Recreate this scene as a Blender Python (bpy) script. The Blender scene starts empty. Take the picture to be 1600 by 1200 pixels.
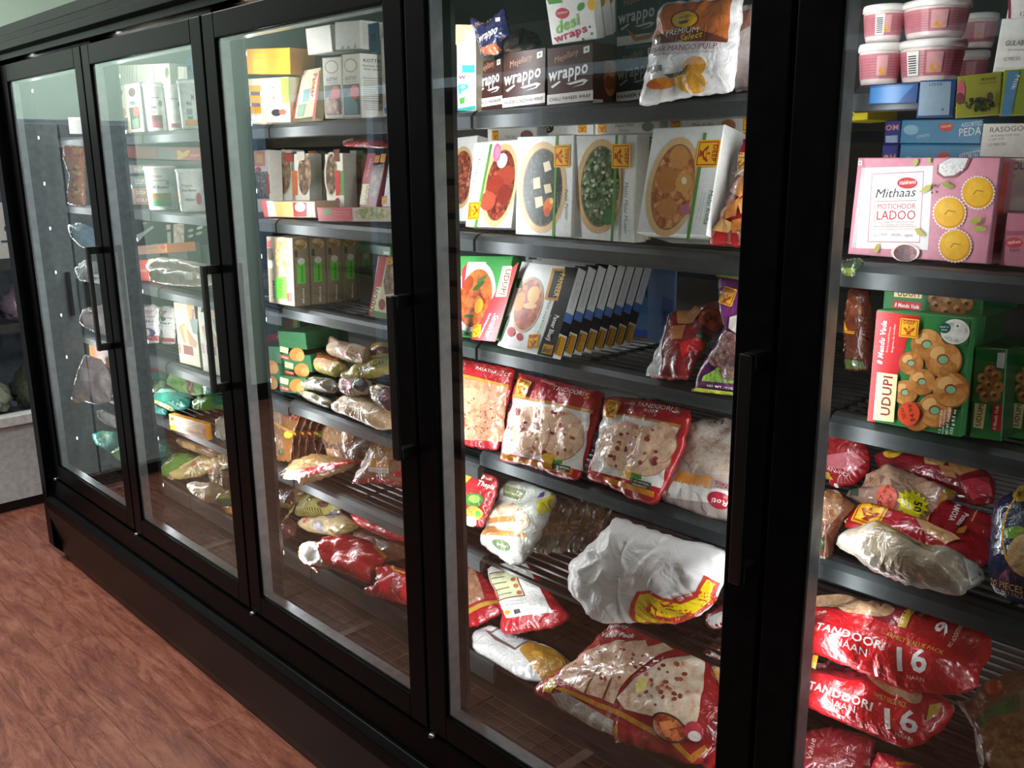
import bpy, bmesh, math, random
import numpy as np
from mathutils import Vector, Matrix, geometry

scene = bpy.context.scene
col = scene.collection

# ------------------------------------------------------------------ camera
CAM = np.array([3.6493, -1.0611, 1.5322])
YAW, PITCH, ROLL, FPX = -0.80568, 0.24042, -0.01072, 1439.94
_fw = np.array([math.sin(YAW)*math.cos(PITCH), math.cos(YAW)*math.cos(PITCH), -math.sin(PITCH)])
_rt = np.array([math.cos(YAW), -math.sin(YAW), 0.0])
_up = np.cross(_rt, _fw)
RT = math.cos(ROLL)*_rt + math.sin(ROLL)*_up
UP = -math.sin(ROLL)*_rt + math.cos(ROLL)*_up
FW = _fw
cd = bpy.data.cameras.new('camera')
cd.sensor_width = 36.0
cd.lens = 36.0*FPX/1600.0
cd.clip_start = 0.02
cam = bpy.data.objects.new('camera', cd)
col.objects.link(cam)
m = Matrix.Identity(4)
for i in range(3):
    m[i][0], m[i][1], m[i][2], m[i][3] = RT[i], UP[i], -FW[i], CAM[i]
cam.matrix_world = m
scene.camera = cam

# ------------------------------------------------------------------ world, view
w = bpy.data.worlds.new('world'); scene.world = w
w.use_nodes = True
w.node_tree.nodes['Background'].inputs[0].default_value = (0.75, 0.85, 0.9, 1)
w.node_tree.nodes['Background'].inputs[1].default_value = 0.12
vs = scene.view_settings
vs.view_transform = 'Standard'; vs.look = 'None'; vs.gamma = 1.0
vs.use_curve_mapping = False
vs.exposure = 0.0
CEIL_W = 34.0      # each ceiling fixture
LED_W = 2.6        # each mullion strip

# ------------------------------------------------------------------ pixel helpers
ZO = [0.0, 0.0, 1.0]
def zoom(ox, oy, sc):      # photo coordinates below are read off an enlarged crop
    ZO[:] = [ox, oy, sc]
def ray(u, v):
    u = ZO[0]+u/ZO[2]; v = ZO[1]+v/ZO[2]
    return FW + RT*((u-800)/FPX) - UP*((v-600)/FPX)
def PY(u, v, y):
    d = ray(u, v); return CAM + d*((y-CAM[1])/d[1])
def PZ(u, v, z):
    d = ray(u, v); return CAM + d*((z-CAM[2])/d[2])

# ------------------------------------------------------------------ materials
def lin(c):
    return c/12.92 if c <= 0.04045 else ((c+0.055)/1.055)**2.4
def rgb(h):
    return tuple(lin(int(h[i:i+2], 16)/255.0) for i in (0, 2, 4)) + (1.0,)
MATS = {}
def new_mat(name):
    mt = bpy.data.materials.new(name); mt.use_nodes = True
    nt = mt.node_tree
    return mt, nt, nt.nodes['Principled BSDF']
def coord(nt, scale=None):
    tc = nt.nodes.new('ShaderNodeTexCoord')
    return tc.outputs['Object']
def noise(nt, vec, scale, detail=3, rough=0.5, dist=0.0):
    n = nt.nodes.new('ShaderNodeTexNoise')
    n.inputs['Scale'].default_value = scale; n.inputs['Detail'].default_value = detail
    n.inputs['Roughness'].default_value = rough; n.inputs['Distortion'].default_value = dist
    nt.links.new(vec, n.inputs['Vector'])
    return n.outputs['Fac']
def ramp(nt, fac, stops):
    r = nt.nodes.new('ShaderNodeValToRGB')
    el = r.color_ramp.elements
    while len(el) < len(stops): el.new(0.5)
    for e, (p, c) in zip(el, stops):
        e.position = p; e.color = rgb(c) if isinstance(c, str) else c
    nt.links.new(fac, r.inputs[0])
    return r.outputs['Color']
def bump(nt, b, h, strength, dist=0.01):
    n = nt.nodes.new('ShaderNodeBump')
    n.inputs['Strength'].default_value = strength; n.inputs['Distance'].default_value = dist
    nt.links.new(h, n.inputs['Height']); nt.links.new(n.outputs[0], b.inputs['Normal'])
def mat(spec):
    """'hex' printed card, 'f:hex' glossy film, 'l:hex' clear film over food, 'm:hex:rough:metal' solid, 'food:a,b,c:scale' food picture"""
    if spec in MATS: return MATS[spec]
    k, _, rest = spec.rpartition(':') if ':' in spec and not spec.startswith(('food', 'm:')) else ('', '', spec)
    if spec.startswith('food'):
        parts = spec.split(':'); cs = parts[1].split(','); sc = float(parts[2]); film = len(parts) > 3
        mt, nt, b = new_mat('food_print')
        v = coord(nt)
        vo = nt.nodes.new('ShaderNodeTexVoronoi'); vo.inputs['Scale'].default_value = sc
        mp = nt.nodes.new('ShaderNodeMixRGB'); mp.inputs[0].default_value = 0.012
        nz = nt.nodes.new('ShaderNodeTexNoise'); nz.inputs['Scale'].default_value = sc*0.7
        nt.links.new(v, nz.inputs['Vector']); nt.links.new(v, mp.inputs[1]); nt.links.new(nz.outputs['Color'], mp.inputs[2])
        nt.links.new(mp.outputs[0], vo.inputs['Vector'])
        sp = nt.nodes.new('ShaderNodeSeparateColor'); nt.links.new(vo.outputs['Color'], sp.inputs[0])
        f2 = noise(nt, v, sc*(2.2 if sc >= 60 else 1.7), 5, 0.75 if sc >= 60 else 0.66)
        mx = nt.nodes.new('ShaderNodeMath'); mx.operation = 'MULTIPLY_ADD'; mx.inputs[1].default_value = 0.42 if sc >= 60 else 0.0
        a2 = nt.nodes.new('ShaderNodeMath'); a2.operation = 'MULTIPLY_ADD'; a2.inputs[1].default_value = 0.75 if sc >= 60 else 1.0
        a3 = nt.nodes.new('ShaderNodeMath'); a3.operation = 'MULTIPLY'; a3.inputs[1].default_value = -0.35 if sc >= 60 else 0.0
        nt.links.new(vo.outputs['Distance'], a3.inputs[0]); nt.links.new(a3.outputs[0], a2.inputs[2]); nt.links.new(f2, a2.inputs[0]); nt.links.new(sp.outputs[0], mx.inputs[0]); nt.links.new(a2.outputs[0], mx.inputs[2])
        n = len(cs)
        c = ramp(nt, mx.outputs[0], [(0.24+0.5*i/max(1, n-1), h) for i, h in enumerate(cs)])
        nt.links.new(c, b.inputs['Base Color'])
        b.inputs['Roughness'].default_value = 0.16 if film else 0.35
        if film:
            b.inputs['Coat Weight'].default_value = 0.7; b.inputs['Coat Roughness'].default_value = 0.06
            bump(nt, b, noise(nt, v, 42, 3, 0.5, 1.4), 0.42, 0.012)
    elif spec.startswith('m:'):
        p = spec.split(':')
        mt, nt, b = new_mat('solid_'+p[1])
        v = coord(nt); f = noise(nt, v, 40, 3)
        c = rgb(p[1]); lo = tuple(x*0.82 for x in c[:3])+(1,); hi = tuple(min(1, x*1.12) for x in c[:3])+(1,)
        nt.links.new(ramp(nt, f, [(0.3, lo), (0.7, hi)]), b.inputs['Base Color'])
        b.inputs['Roughness'].default_value = float(p[2]); b.inputs['Metallic'].default_value = float(p[3])
    elif k == 'f':
        mt, nt, b = new_mat('film_'+rest)
        v = coord(nt); f = noise(nt, v, 60, 3)
        c = rgb(rest); lo = tuple(x*0.9 for x in c[:3])+(1,); hi = tuple(min(1, x*1.08) for x in c[:3])+(1,)
        nt.links.new(ramp(nt, f, [(0.3, lo), (0.7, hi)]), b.inputs['Base Color'])
        b.inputs['Roughness'].default_value = 0.22
        b.inputs['Coat Weight'].default_value = 0.6; b.inputs['Coat Roughness'].default_value = 0.06
        bump(nt, b, noise(nt, v, 42, 3, 0.5, 1.4), 0.42, 0.012)
    elif k == 'w':       # matt white polythene
        mt, nt, b = new_mat('polythene_'+rest)
        v = coord(nt); b.inputs['Base Color'].default_value = rgb(rest)
        f = noise(nt, v, 60, 3); c = rgb(rest)
        nt.links.new(ramp(nt, f, [(0.3, tuple(x*0.93 for x in c[:3])+(1,)), (0.7, c)]), b.inputs['Base Color'])
        b.inputs['Roughness'].default_value = 0.32
        bump(nt, b, noise(nt, v, 16, 3, 0.5, 1.2), 0.55, 0.02)
    else:
        mt, nt, b = new_mat('card_'+spec)
        v = coord(nt); f = noise(nt, v, 120, 3)
        c = rgb(spec); lo = tuple(x*0.93 for x in c[:3])+(1,); hi = tuple(min(1, x*1.05) for x in c[:3])+(1,)
        nt.links.new(ramp(nt, f, [(0.3, lo), (0.7, hi)]), b.inputs['Base Color'])
        b.inputs['Roughness'].default_value = 0.36; b.inputs['Specular IOR Level'].default_value = 0.35
    MATS[spec] = mt
    return mt

# ------------------------------------------------------------------ object helpers
def tag(o, label, cat, group=None, kind=None):
    if label: o['label'] = label
    if cat: o['category'] = cat
    if group: o['group'] = group
    if kind: o['kind'] = kind
    return o
def mesh_obj(name, verts, faces, mats, parent=None, fm=None, smooth=False, mw=None):
    me = bpy.data.meshes.new(name)
    me.from_pydata([tuple(map(float, v)) for v in verts], [], faces)
    for s in (mats if isinstance(mats, list) else [mats]):
        me.materials.append(mat(s) if isinstance(s, str) else s)
    if fm is not None: me.polygons.foreach_set('material_index', fm)
    if smooth: me.polygons.foreach_set('use_smooth', [True]*len(me.polygons))
    me.update()
    o = bpy.data.objects.new(name, me); col.objects.link(o)
    if mw is not None: o.matrix_world = mw
    if parent is not None: o.parent = parent
    return o
def empty(name, loc):
    o = bpy.data.objects.new(name, None); o.empty_display_size = 0.05
    col.objects.link(o); o.location = loc
    return o
class MB:
    def __init__(s): s.v = []; s.f = []; s.m = []
    def add(s, v, f, mi=0):
        n = len(s.v); s.v += [tuple(p) for p in v]; s.f += [tuple(i+n for i in q) for q in f]; s.m += [mi]*len(f)
    def box(s, x0, x1, y0, y1, z0, z1, mi=0):
        s.add([(x0,y0,z0),(x1,y0,z0),(x1,y1,z0),(x0,y1,z0),(x0,y0,z1),(x1,y0,z1),(x1,y1,z1),(x0,y1,z1)],
              [(0,3,2,1),(4,5,6,7),(0,1,5,4),(1,2,6,5),(2,3,7,6),(3,0,4,7)], mi)
    def prism_x(s, prof, x0, x1, mi=0):      # prof: list of (y,z), counter-clockwise seen from -X... closed
        n = len(prof)
        v = [(x0, y, z) for y, z in prof]+[(x1, y, z) for y, z in prof]
        s.add(v, [(i, (i+1) % n, (i+1) % n+n, i+n) for i in range(n)]+[tuple(range(n))[::-1], tuple(range(n, 2*n))], mi)
    def tube(s, pts, r, n=8, mi=0):
        pts = [Vector(p) for p in pts]; rings = []
        for i, p in enumerate(pts):
            d = (pts[min(i+1, len(pts)-1)]-pts[max(i-1, 0)]).normalized()
            a = d.orthogonal().normalized(); b = d.cross(a)
            rings.append([p+a*(r*math.cos(2*math.pi*k/n))+b*(r*math.sin(2*math.pi*k/n)) for k in range(n)])
        v = [q for rg in rings for q in rg]; f = []
        for i in range(len(pts)-1):
            for k in range(n): f.append((i*n+k, i*n+(k+1) % n, (i+1)*n+(k+1) % n, (i+1)*n+k))
        f += [tuple(range(n))[::-1], tuple(range((len(pts)-1)*n, len(pts)*n))]
        s.add(v, f, mi)
    def lathe(s, prof, c, n=24, mi=0):       # prof (r,z)
        v = [(c[0]+r*math.cos(2*math.pi*k/n), c[1]+r*math.sin(2*math.pi*k/n), c[2]+z) for r, z in prof for k in range(n)]
        f = [(i*n+k, i*n+(k+1) % n, (i+1)*n+(k+1) % n, (i+1)*n+k) for i in range(len(prof)-1) for k in range(n)]
        f += [tuple(range(n))[::-1], tuple(range((len(prof)-1)*n, len(prof)*n))]
        s.add(v, f, mi)
    def build(s, name, mats, parent=None, smooth=False, bev=0):
        o = mesh_obj(name, s.v, s.f, mats, parent, s.m, smooth)
        if bev:
            bm = bmesh.new(); bm.from_mesh(o.data)
            bmesh.ops.bevel(bm, geom=list(bm.edges), offset=bev, segments=2, affect='EDGES', profile=0.6)
            bm.to_mesh(o.data); bm.free()
        return o

# ================================================================== setting
PI = math.pi
def wall_material(name, hexc, rough=0.6):
    mt, nt, b = new_mat(name)
    v = coord(nt); f = noise(nt, v, 6, 4)
    c = rgb(hexc); lo = tuple(x*0.94 for x in c[:3])+(1,)
    nt.links.new(ramp(nt, f, [(0.3, lo), (0.7, c)]), b.inputs['Base Color'])
    b.inputs['Roughness'].default_value = rough
    bump(nt, b, noise(nt, v, 300, 2), 0.15, 0.002)
    return mt
GREEN = wall_material('pale_green_paint', 'DCE6CE')
CEILM = wall_material('ceiling_tile', 'D8DCD4', 0.8)
def struct(name, mb, mats, **k):
    o = mb.build(name, mats, **k); o['kind'] = 'structure'; return o

RX0, RX1, RY0, RY1, RH = -1.75, 5.6, -3.1, 1.05, 2.95
b = MB(); b.box(RX0, RX1, RY0, RY1, -0.12, -0.004); floor = struct('floor', b, 'm:2A1712:0.6:0')
b = MB(); b.box(RX0, RX1, RY1, RY1+0.1, -0.004, RH); struct('wall_back', b, [GREEN])
b = MB(); b.box(RX0-0.1, RX0, RY0, RY1, -0.004, RH); struct('wall_left', b, [wall_material('pale_teal_paint', 'D8ECE4')])
b = MB(); b.box(RX1, RX1+0.1, RY0, RY1, -0.004, RH); struct('wall_right', b, [GREEN])
b = MB(); b.box(RX0, RX1, RY0-0.1, RY0, -0.004, RH); struct('wall_front', b, [wall_material('deep_teal_paint', '56665F')])
b = MB(); b.box(RX0, RX1, RY0, RY1, RH, RH+0.1); struct('ceiling', b, [CEILM])
b = MB(); b.box(RX0, RX0+0.015, RY0, RY1, 0, 0.11); struct('baseboard_left', b, 'm:16130F:0.4:0')

# wood-look floor planks, each a child of the floor
mt, nt, bs = new_mat('red_wood_vinyl')
tc = nt.nodes.new('ShaderNodeTexCoord'); oi = nt.nodes.new('ShaderNodeObjectInfo')
ad = nt.nodes.new('ShaderNodeVectorMath'); ad.operation = 'MULTIPLY_ADD'
cmb = nt.nodes.new('ShaderNodeCombineXYZ')
for i in range(3): nt.links.new(oi.outputs['Random'], cmb.inputs[i])
ad.inputs[1].default_value = (17, 13, 7)
nt.links.new(cmb.outputs[0], ad.inputs[0]); nt.links.new(tc.outputs['Object'], ad.inputs[2])
mpn = nt.nodes.new('ShaderNodeMapping'); mpn.inputs['Scale'].default_value = (1.3, 8.0, 1)
nt.links.new(ad.outputs[0], mpn.inputs['Vector'])
g1 = noise(nt, mpn.outputs[0], 2.2, 6, 0.62, 2.6)
g2 = noise(nt, mpn.outputs[0], 34, 5, 0.75, 1.2)
g3 = noise(nt, ad.outputs[0], 5, 3, 0.5, 0.8)
mx = nt.nodes.new('ShaderNodeMath'); mx.operation = 'MULTIPLY_ADD'; mx.inputs[1].default_value = 0.5
nt.links.new(g1, mx.inputs[0])
m2 = nt.nodes.new('ShaderNodeMath'); m2.operation = 'MULTIPLY_ADD'; m2.inputs[1].default_value = 0.34
nt.links.new(g2, m2.inputs[0])
m3 = nt.nodes.new('ShaderNodeMath'); m3.operation = 'MULTIPLY'; m3.inputs[1].default_value = 0.16
nt.links.new(g3, m3.inputs[0]); nt.links.new(m3.outputs[0], m2.inputs[2]); nt.links.new(m2.outputs[0], mx.inputs[2])
cc = ramp(nt, mx.outputs[0], [(0.30, '462620'), (0.43, '6E3E33'), (0.52, '8A5546'), (0.66, 'A67562')])
hs = nt.nodes.new('ShaderNodeHueSaturation')
rm = nt.nodes.new('ShaderNodeMapRange'); rm.inputs[3].default_value = 0.86; rm.inputs[4].default_value = 1.1
nt.links.new(oi.outputs['Random'], rm.inputs[0]); nt.links.new(rm.outputs[0], hs.inputs['Value'])
nt.links.new(cc, hs.inputs['Color']); nt.links.new(hs.outputs[0], bs.inputs['Base Color'])
bs.inputs['Roughness'].default_value = 0.38
bump(nt, bs, g2, 0.12, 0.003)
PLANK = mt
PL, PW = 1.22, 0.148
b = MB(); b.box(0.0006, PL-0.0006, 0.0006, PW-0.0006, -0.004, 0.0)
b.v = [(x, y, z) for x, y, z in b.v]
plank0 = b.build('plank', [PLANK]); me_pl = plank0.data; bpy.data.objects.remove(plank0)
random.seed(4)
y = RY0; r = 0
while y < 0.75:
    x = RX0 - random.uniform(0, PL) * 0 - PL*((r*0.37) % 1)
    while x < RX1:
        x0 = max(x, RX0); x1 = min(x+PL, RX1)
        if x1-x0 > 0.03:
            if x1-x0 > PL-0.001: me_ = me_pl
            else:
                b = MB(); b.box(0.0006, x1-x0-0.0006, 0.0006, PW-0.0006, -0.004, 0.0); t_ = b.build('plank', [PLANK]); me_ = t_.data; bpy.data.objects.remove(t_)
            o = bpy.data.objects.new('plank', me_); col.objects.link(o)
            o.parent = floor; o.location = (x0, y, 0)
        x += PL
    y += PW; r += 1

# ceiling light fixtures
for i, (lx, ly) in enumerate(((-0.7, -1.2), (1.3, -1.25), (3.4, -1.25))):
    t = empty('ceiling_light', (lx, ly, RH))
    tag(t, ['white ceiling light panel over the end of the aisle by the open cooler', 'white ceiling light panel over the middle of the aisle', 'white ceiling light panel over the aisle by the sweets door'][i], 'ceiling light', 'ceiling light panels')
    b = MB(); W2, D2 = 0.62, 0.32
    b.box(-W2, W2, -D2, -D2+0.03, -0.05, -0.001); b.box(-W2, W2, D2-0.03, D2, -0.05, -0.001)
    b.box(-W2, -W2+0.03, -D2+0.03, D2-0.03, -0.05, -0.001); b.box(W2-0.03, W2, -D2+0.03, D2-0.03, -0.05, -0.001)
    b.build('frame', 'm:E8E8E8:0.4:0', t)
    em, nt2, bb = new_mat('lamp_diffuser')
    bb.inputs['Base Color'].default_value = (0.9, 0.9, 0.9, 1)
    bb.inputs['Emission Color'].default_value = (1.0, 0.97, 0.9, 1); bb.inputs['Emission Strength'].default_value = 3.0
    b = MB(); b.box(-W2+0.03, W2-0.03, -D2+0.03, D2-0.03, -0.03, -0.02); b.build('diffuser', [em], t)
    L = bpy.data.lights.new('ceiling_lamp', 'AREA'); L.shape = 'RECTANGLE'; L.size = 1.15; L.size_y = 0.56
    L.energy = CEIL_W*(2.0, 0.95, 0.85)[i]; L.color = (1.0, 0.965, 0.9)
    lo = bpy.data.objects.new('ceiling_lamp', L); col.objects.link(lo); lo.parent = t; lo.location = (0, 0, -0.055)

# ================================================================== the freezer
DW = 0.76; NB = 5
ZB, ZT, ZH = 0.36, 1.86, 1.946
BLACK = 'm:0B0B0C:0.34:0'
mt, nt, bs = new_mat('black_powder_coat')
v = coord(nt); nt.links.new(ramp(nt, noise(nt, v, 30, 4), [(0.3, '040405'), (0.7, '08080A')]), bs.inputs['Base Color'])
bs.inputs['Roughness'].default_value = 0.28; bs.inputs['IOR'].default_value = 1.13; bump(nt, bs, noise(nt, v, 900, 2), 0.08, 0.001)
BLK = mt
# thin double glazing: clear with a Fresnel reflection
mt = bpy.data.materials.new('door_glass'); mt.use_nodes = True; nt = mt.node_tree
nt.nodes.clear()
out = nt.nodes.new('ShaderNodeOutputMaterial'); mixn = nt.nodes.new('ShaderNodeMixShader')
tr = nt.nodes.new('ShaderNodeBsdfTransparent'); tr.inputs[0].default_value = (0.96, 0.975, 0.97, 1)
gl = nt.nodes.new('ShaderNodeBsdfGlossy'); gl.inputs['Roughness'].default_value = 0.0; gl.inputs[0].default_value = (0.86, 1.0, 0.96, 1)
fr = nt.nodes.new('ShaderNodeFresnel'); fr.inputs[0].default_value = 1.5
ml = nt.nodes.new('ShaderNodeMath'); ml.operation = 'MULTIPLY'; ml.inputs[1].default_value = 1.75; ml.use_clamp = True
nt.links.new(fr.outputs[0], ml.inputs[0]); nt.links.new(ml.outputs[0], mixn.inputs[0])
nt.links.new(tr.outputs[0], mixn.inputs[1]); nt.links.new(gl.outputs[0], mixn.inputs[2]); nt.links.new(mixn.outputs[0], out.inputs[0])
GLASS = mt
mt, nt, bs = new_mat('interior_liner')
v = coord(nt); nt.links.new(ramp(nt, noise(nt, v, 8, 3), [(0.3, '2A2E2C'), (0.7, '383C3A')]), bs.inputs['Base Color'])
bs.inputs['Roughness'].default_value = 0.35
LINER = mt
mt, nt, bs = new_mat('led_light')
bs.inputs['Emission Color'].default_value = (0.85, 0.92, 1, 1); bs.inputs['Emission Strength'].default_value = 5.0
LEDM = mt

fz = empty('display_freezer', (0, 0, 0))
tag(fz, 'long black glass-door display freezer standing on the red wood floor', 'freezer')
XE0, XE1 = -0.085, DW*NB+0.085
b = MB()   # cabinet shell: back, top, ends
b.box(0.0, DW*NB, 0.80, 0.86, 0.36, 1.93); b.build('back_liner', [LINER], fz)
b = MB(); b.box(0.0, DW*NB, 0.06, 0.80, 1.885, 1.93); b.build('top_liner', [LINER], fz)
b = MB(); b.box(-0.03, -0.001, 0.06, 0.80, 0.36, 1.93); b.build('end_liner', [LINER], fz)
b = MB(); b.box(DW*NB+0.001, DW*NB+0.03, 0.06, 0.80, 0.36, 1.93); b.build('end_liner', [LINER], fz)
b = MB(); b.box(XE0, XE1, 0.02, 0.90, 1.931, 1.99); b.build('roof', [BLK], fz)
for x0, x1 in ((XE0, -0.0305), (DW*NB+0.0305, XE1)):
    b = MB(); b.prism_x([(-0.03, 0.07), (0.03, 0.0), (0.9, 0.0), (0.9, 1.93), (0.02, 1.93), (0.02, ZH), (-0.03, ZH)], x0, x1)
    b.build('end_panel', [BLK], fz)
# header fascia with a ridge
b = MB()
b.prism_x([(-0.012, ZT+0.012), (-0.012, ZT+0.03), (-0.034, ZT+0.036), (-0.036, ZT+0.058), (-0.024, ZT+0.064), (-0.026, ZH-0.006), (-0.020, ZH), (0.019, ZH), (0.019, ZT+0.012)][::-1], -0.03, DW*NB+0.03)
hd = b.build('header', [BLK], fz, bev=0.0015)
# sill, bumper
b = MB(); b.prism_x([(-0.012, 0.285), (0.04, 0.285), (0.04, 0.352), (-0.006, 0.352)], -0.03, DW*NB+0.03); b.build('sill', [BLK], fz, bev=0.002)
b = MB(); b.prism_x([(0.012, 0.0), (0.05, 0.0), (0.05, 0.283), (-0.02, 0.283), (-0.036, 0.268), (-0.038, 0.235), (-0.004, 0.05)], -0.03, DW*NB+0.03)
b.build('bumper_panel', [BLK], fz, bev=0.0015)
b = MB(); b.box(0.0, DW*NB, 0.051, 0.80, 0.30, 0.345); b.build('base_tray', 'm:120D0B:0.5:0', fz)

# doors
def make_door(k):
    x0, x1 = k*DW+0.004, (k+1)*DW-0.004
    S, D = 0.056, 0.036
    b = MB()
    b.box(x0, x0+S, -0.002, D, ZB, ZT); b.box(x1-S, x1, -0.002, D, ZB, ZT)
    b.box(x0+S, x1-S, -0.002, D, ZB, ZB+S); b.box(x0+S, x1-S, -0.002, D, ZT-S, ZT)
    d = b.build('door', [BLK], fz, bev=0.0025)
    b = MB(); g = 0.004; e = 0.0005
    X0, X1, Z0, Z1 = x0+S+e, x1-S-e, ZB+S+e, ZT-S-e
    for y0, y1 in ((0.0065, 0.034),):
        b.box(X0, X0+g, y0, y1, Z0, Z1); b.box(X1-g, X1, y0, y1, Z0, Z1)
        b.box(X0+g, X1-g, y0, y1, Z0, Z0+g); b.box(X0+g, X1-g, y0, y1, Z1-g, Z1)
    b.build('glazing_spacer', 'm:9AA2A6:0.35:0.4', d)
    mesh_obj('glass_pane', [(X0, 0.0055, Z0), (X1, 0.0055, Z0), (X1, 0.0055, Z1), (X0, 0.0055, Z1)], [(0, 1, 2, 3)], [GLASS], d)
    # handle: flat bar on two arms
    hx = x1-0.012; b = MB()
    za, zb_ = 0.965, 1.285
    b.box(hx-0.009, hx+0.009, -0.047, -0.036, za, zb_)
    for zz in (za, zb_-0.022): b.box(hx-0.009, hx+0.009, -0.0355, -0.0025, zz, zz+0.022)
    b.build('handle', 'm:050505:0.32:0', d, bev=0.002)
    b = MB()
    b.lathe([(0.009, 0), (0.009, 0.006), (0.004, 0.009)], (x0+0.012, -0.004, ZB-0.009), 12)
    b.build('hinge_pin', 'm:8A8F92:0.3:1', d, smooth=True)
    return d
for k in range(NB): make_door(k)
# blue door tags near the top of three panes
for k, xx in ((0, 0), (1, DW*2-0.075), (2, DW*3-0.082)):
    if not xx: continue
    b = MB(); b.box(xx-0.034, xx, 0.0062, 0.0066, 1.725, 1.775)
    s = b.build('sticker', '3E8FD0'); b2 = MB(); b2.box(xx-0.026, xx-0.012, 0.0058, 0.0061, 1.745, 1.757); b2.build('printed_mark', '1D4E86', s)
    tag(s, ['', 'small blue sticker inside the glass of the door over the white tubs', 'small blue sticker inside the glass of the door over the white cartons'][k], 'sticker')

# mullions with LED strips
LED0 = None
for k in range(NB+1):
    x = k*DW
    b = MB(); h = 0.03
    xa, xb = (x-h, x+h) if 0 < k < NB else ((x, x+0.026) if k == 0 else (x-0.026, x))
    b.prism_x([(0.040, 0.36), (0.082, 0.36), (0.082, 1.885), (0.040, 1.885)], xa, xb)
    mu = b.build('mullion', [BLK], fz)
    sides = ([1] if k == 0 else [-1] if k == NB else [-1, 1])
    for s in sides:
        xs = xb if s > 0 else xa
        b = MB(); b.box(xs-0.011 if s > 0 else xs, xs if s > 0 else xs+0.011, 0.0825, 0.092, 0.42, 1.85)
        st = b.build('led_strip', 'm:1C1F22:0.3:0', mu)
        for i in range(9):
            zc = 0.50+0.16*i
            if LED0 is None:
                b = MB(); b.box(-0.0008, 0.0008, -0.002, 0.002, -0.005, 0.005); o = b.build('led', [LEDM], mu); LED0 = o.data
            else:
                o = bpy.data.objects.new('led', LED0); col.objects.link(o); o.parent = mu
            o.location = (xs+0.0012*s, 0.0875, zc) if k == 0 else (xs-0.0055*s, 0.0938, zc)
        L = bpy.data.lights.new('led_lamp', 'AREA'); L.shape = 'RECTANGLE'; L.size = 0.014; L.size_y = 1.4
        L.energy = LED_W*{(4, 1): 0.6, (5, -1): 0.7, (2, 1): 1.35, (3, -1): 1.35, (1, 1): 1.1}.get((k, s), 1.0); L.color = (0.96, 0.98, 1.0); L.spread = math.radians(170)
        lo = bpy.data.objects.new('led_lamp', L); col.objects.link(lo); lo.parent = mu
        d = Vector((0.85*s, 1.0, 0)).normalized()
        lo.rotation_euler = (-d).to_track_quat('Z', 'Y').to_euler()
        lo.location = (xs+0.006*s, 0.099, 1.14)
        
# shelves: wire decks with a price rail, each lifts out
LV = ['top', 'second', 'third', 'fourth', 'fifth', 'lowest']
SHZ = {}
BAYN = ['the end bay', 'the white tub bay', 'the paneer carton bay', 'the curry carton bay', 'the sweets bay']
def shelf_z(bay, lv):
    z = [1.622, 1.388, 1.170, 0.945, 0.700, 0.430][lv]
    if lv == 2 and bay < 2: z = 1.145
    if lv == 3: z = [0.90, 0.90, 0.912, 0.945, 0.947][bay]
    return z
SF = 0.155     # shelf front
RAIL = 'm:3C4142:0.42:0.45'
for bay in range(NB):
    for lv in range(6):
        z = shelf_z(bay, lv); SHZ[(bay, lv)] = z
        x0, x1 = bay*DW+0.004, (bay+1)*DW-0.004
        sf = SF if lv < 5 else 0.19
        dz = z-0.005
        t = empty('wire_shelf', ((x0+x1)/2, sf, z)); cx = (x0+x1)/2
        tag(t, 'grey-railed black wire shelf, %s in %s' % (LV[lv], BAYN[bay]), 'shelf', 'wire freezer shelves')
        W2 = (x1-x0)/2
        b = MB()
        # wires along the length, plus cross bars
        n = 22 if lv < 5 else 20
        for i in range(n):
            yy = 0.035+i*(0.60-0.04)/(n-1)
            b.box(-W2, W2, yy-0.0022, yy+0.0022, -0.0048, -0.0004)
        for xx in (-W2+0.006, -W2*0.33, W2*0.33, W2-0.006):
            b.box(xx-0.003, xx+0.003, 0.02, 0.60, -0.011, -0.005)
        g = b.build('wire_grid', 'm:141414:0.3:0.4', t); g['kind'] = 'stuff'
        b = MB()
        if lv >= 4 and bay >= 3:
            b.box(-W2, W2, 0.0, 0.006, -0.007, -0.0005); b.box(-W2, W2, 0.012, 0.016, -0.012, -0.005)
        elif lv < 5:
            b.prism_x([(0.0, -0.034), (0.008, -0.036), (0.026, -0.006), (0.026, -0.0005), (0.016, -0.0005), (0.008, -0.004), (0.0, -0.012)], -W2, W2)
        else:
            b.prism_x([(0.0, -0.05), (0.006, -0.05), (0.014, -0.004), (0.008, -0.0005), (0.0, -0.004)], -W2, W2)
        b.build('price_rail', RAIL if not (lv >= 4 and bay >= 3) else 'm:1A1614:0.3:0.3', t)
# return air grille at the front of each bay
for bay in range(NB):
    x0, x1 = bay*DW+0.004, (bay+1)*DW-0.004
    t = empty('air_grille', ((x0+x1)/2, 0.05, 0.346)); W2 = (x1-x0)/2
    tag(t, 'dark brown mesh air grille along the bottom of %s' % BAYN[bay], 'grille', 'return air grilles')
    b = MB(); b.box(-W2, W2, 0.003, 0.138, 0.0, 0.006); b.build('plate', 'm:2B1B16:0.28:0', t)
    b = MB()
    nx = 16
    for i in range(nx+1):
        xx = -W2+0.003+i*(2*W2-0.006)/nx; b.box(xx-0.0012, xx+0.0012, 0.003, 0.138, 0.0061, 0.0085)
    for j in range(6):
        yy = 0.006+j*0.0255; b.box(-W2, W2, yy-0.0012, yy+0.0012, 0.0086, 0.0105)
    g = b.build('mesh_grid', 'm:5A4238:0.35:0.3', t); g['kind'] = 'stuff'
    b = MB(); b.box(-W2*0.28, -W2*0.22, 0.003, 0.138, 0.0106, 0.0118); b.build('joint_strip', 'm:5B4A42:0.4:0', t)

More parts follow.
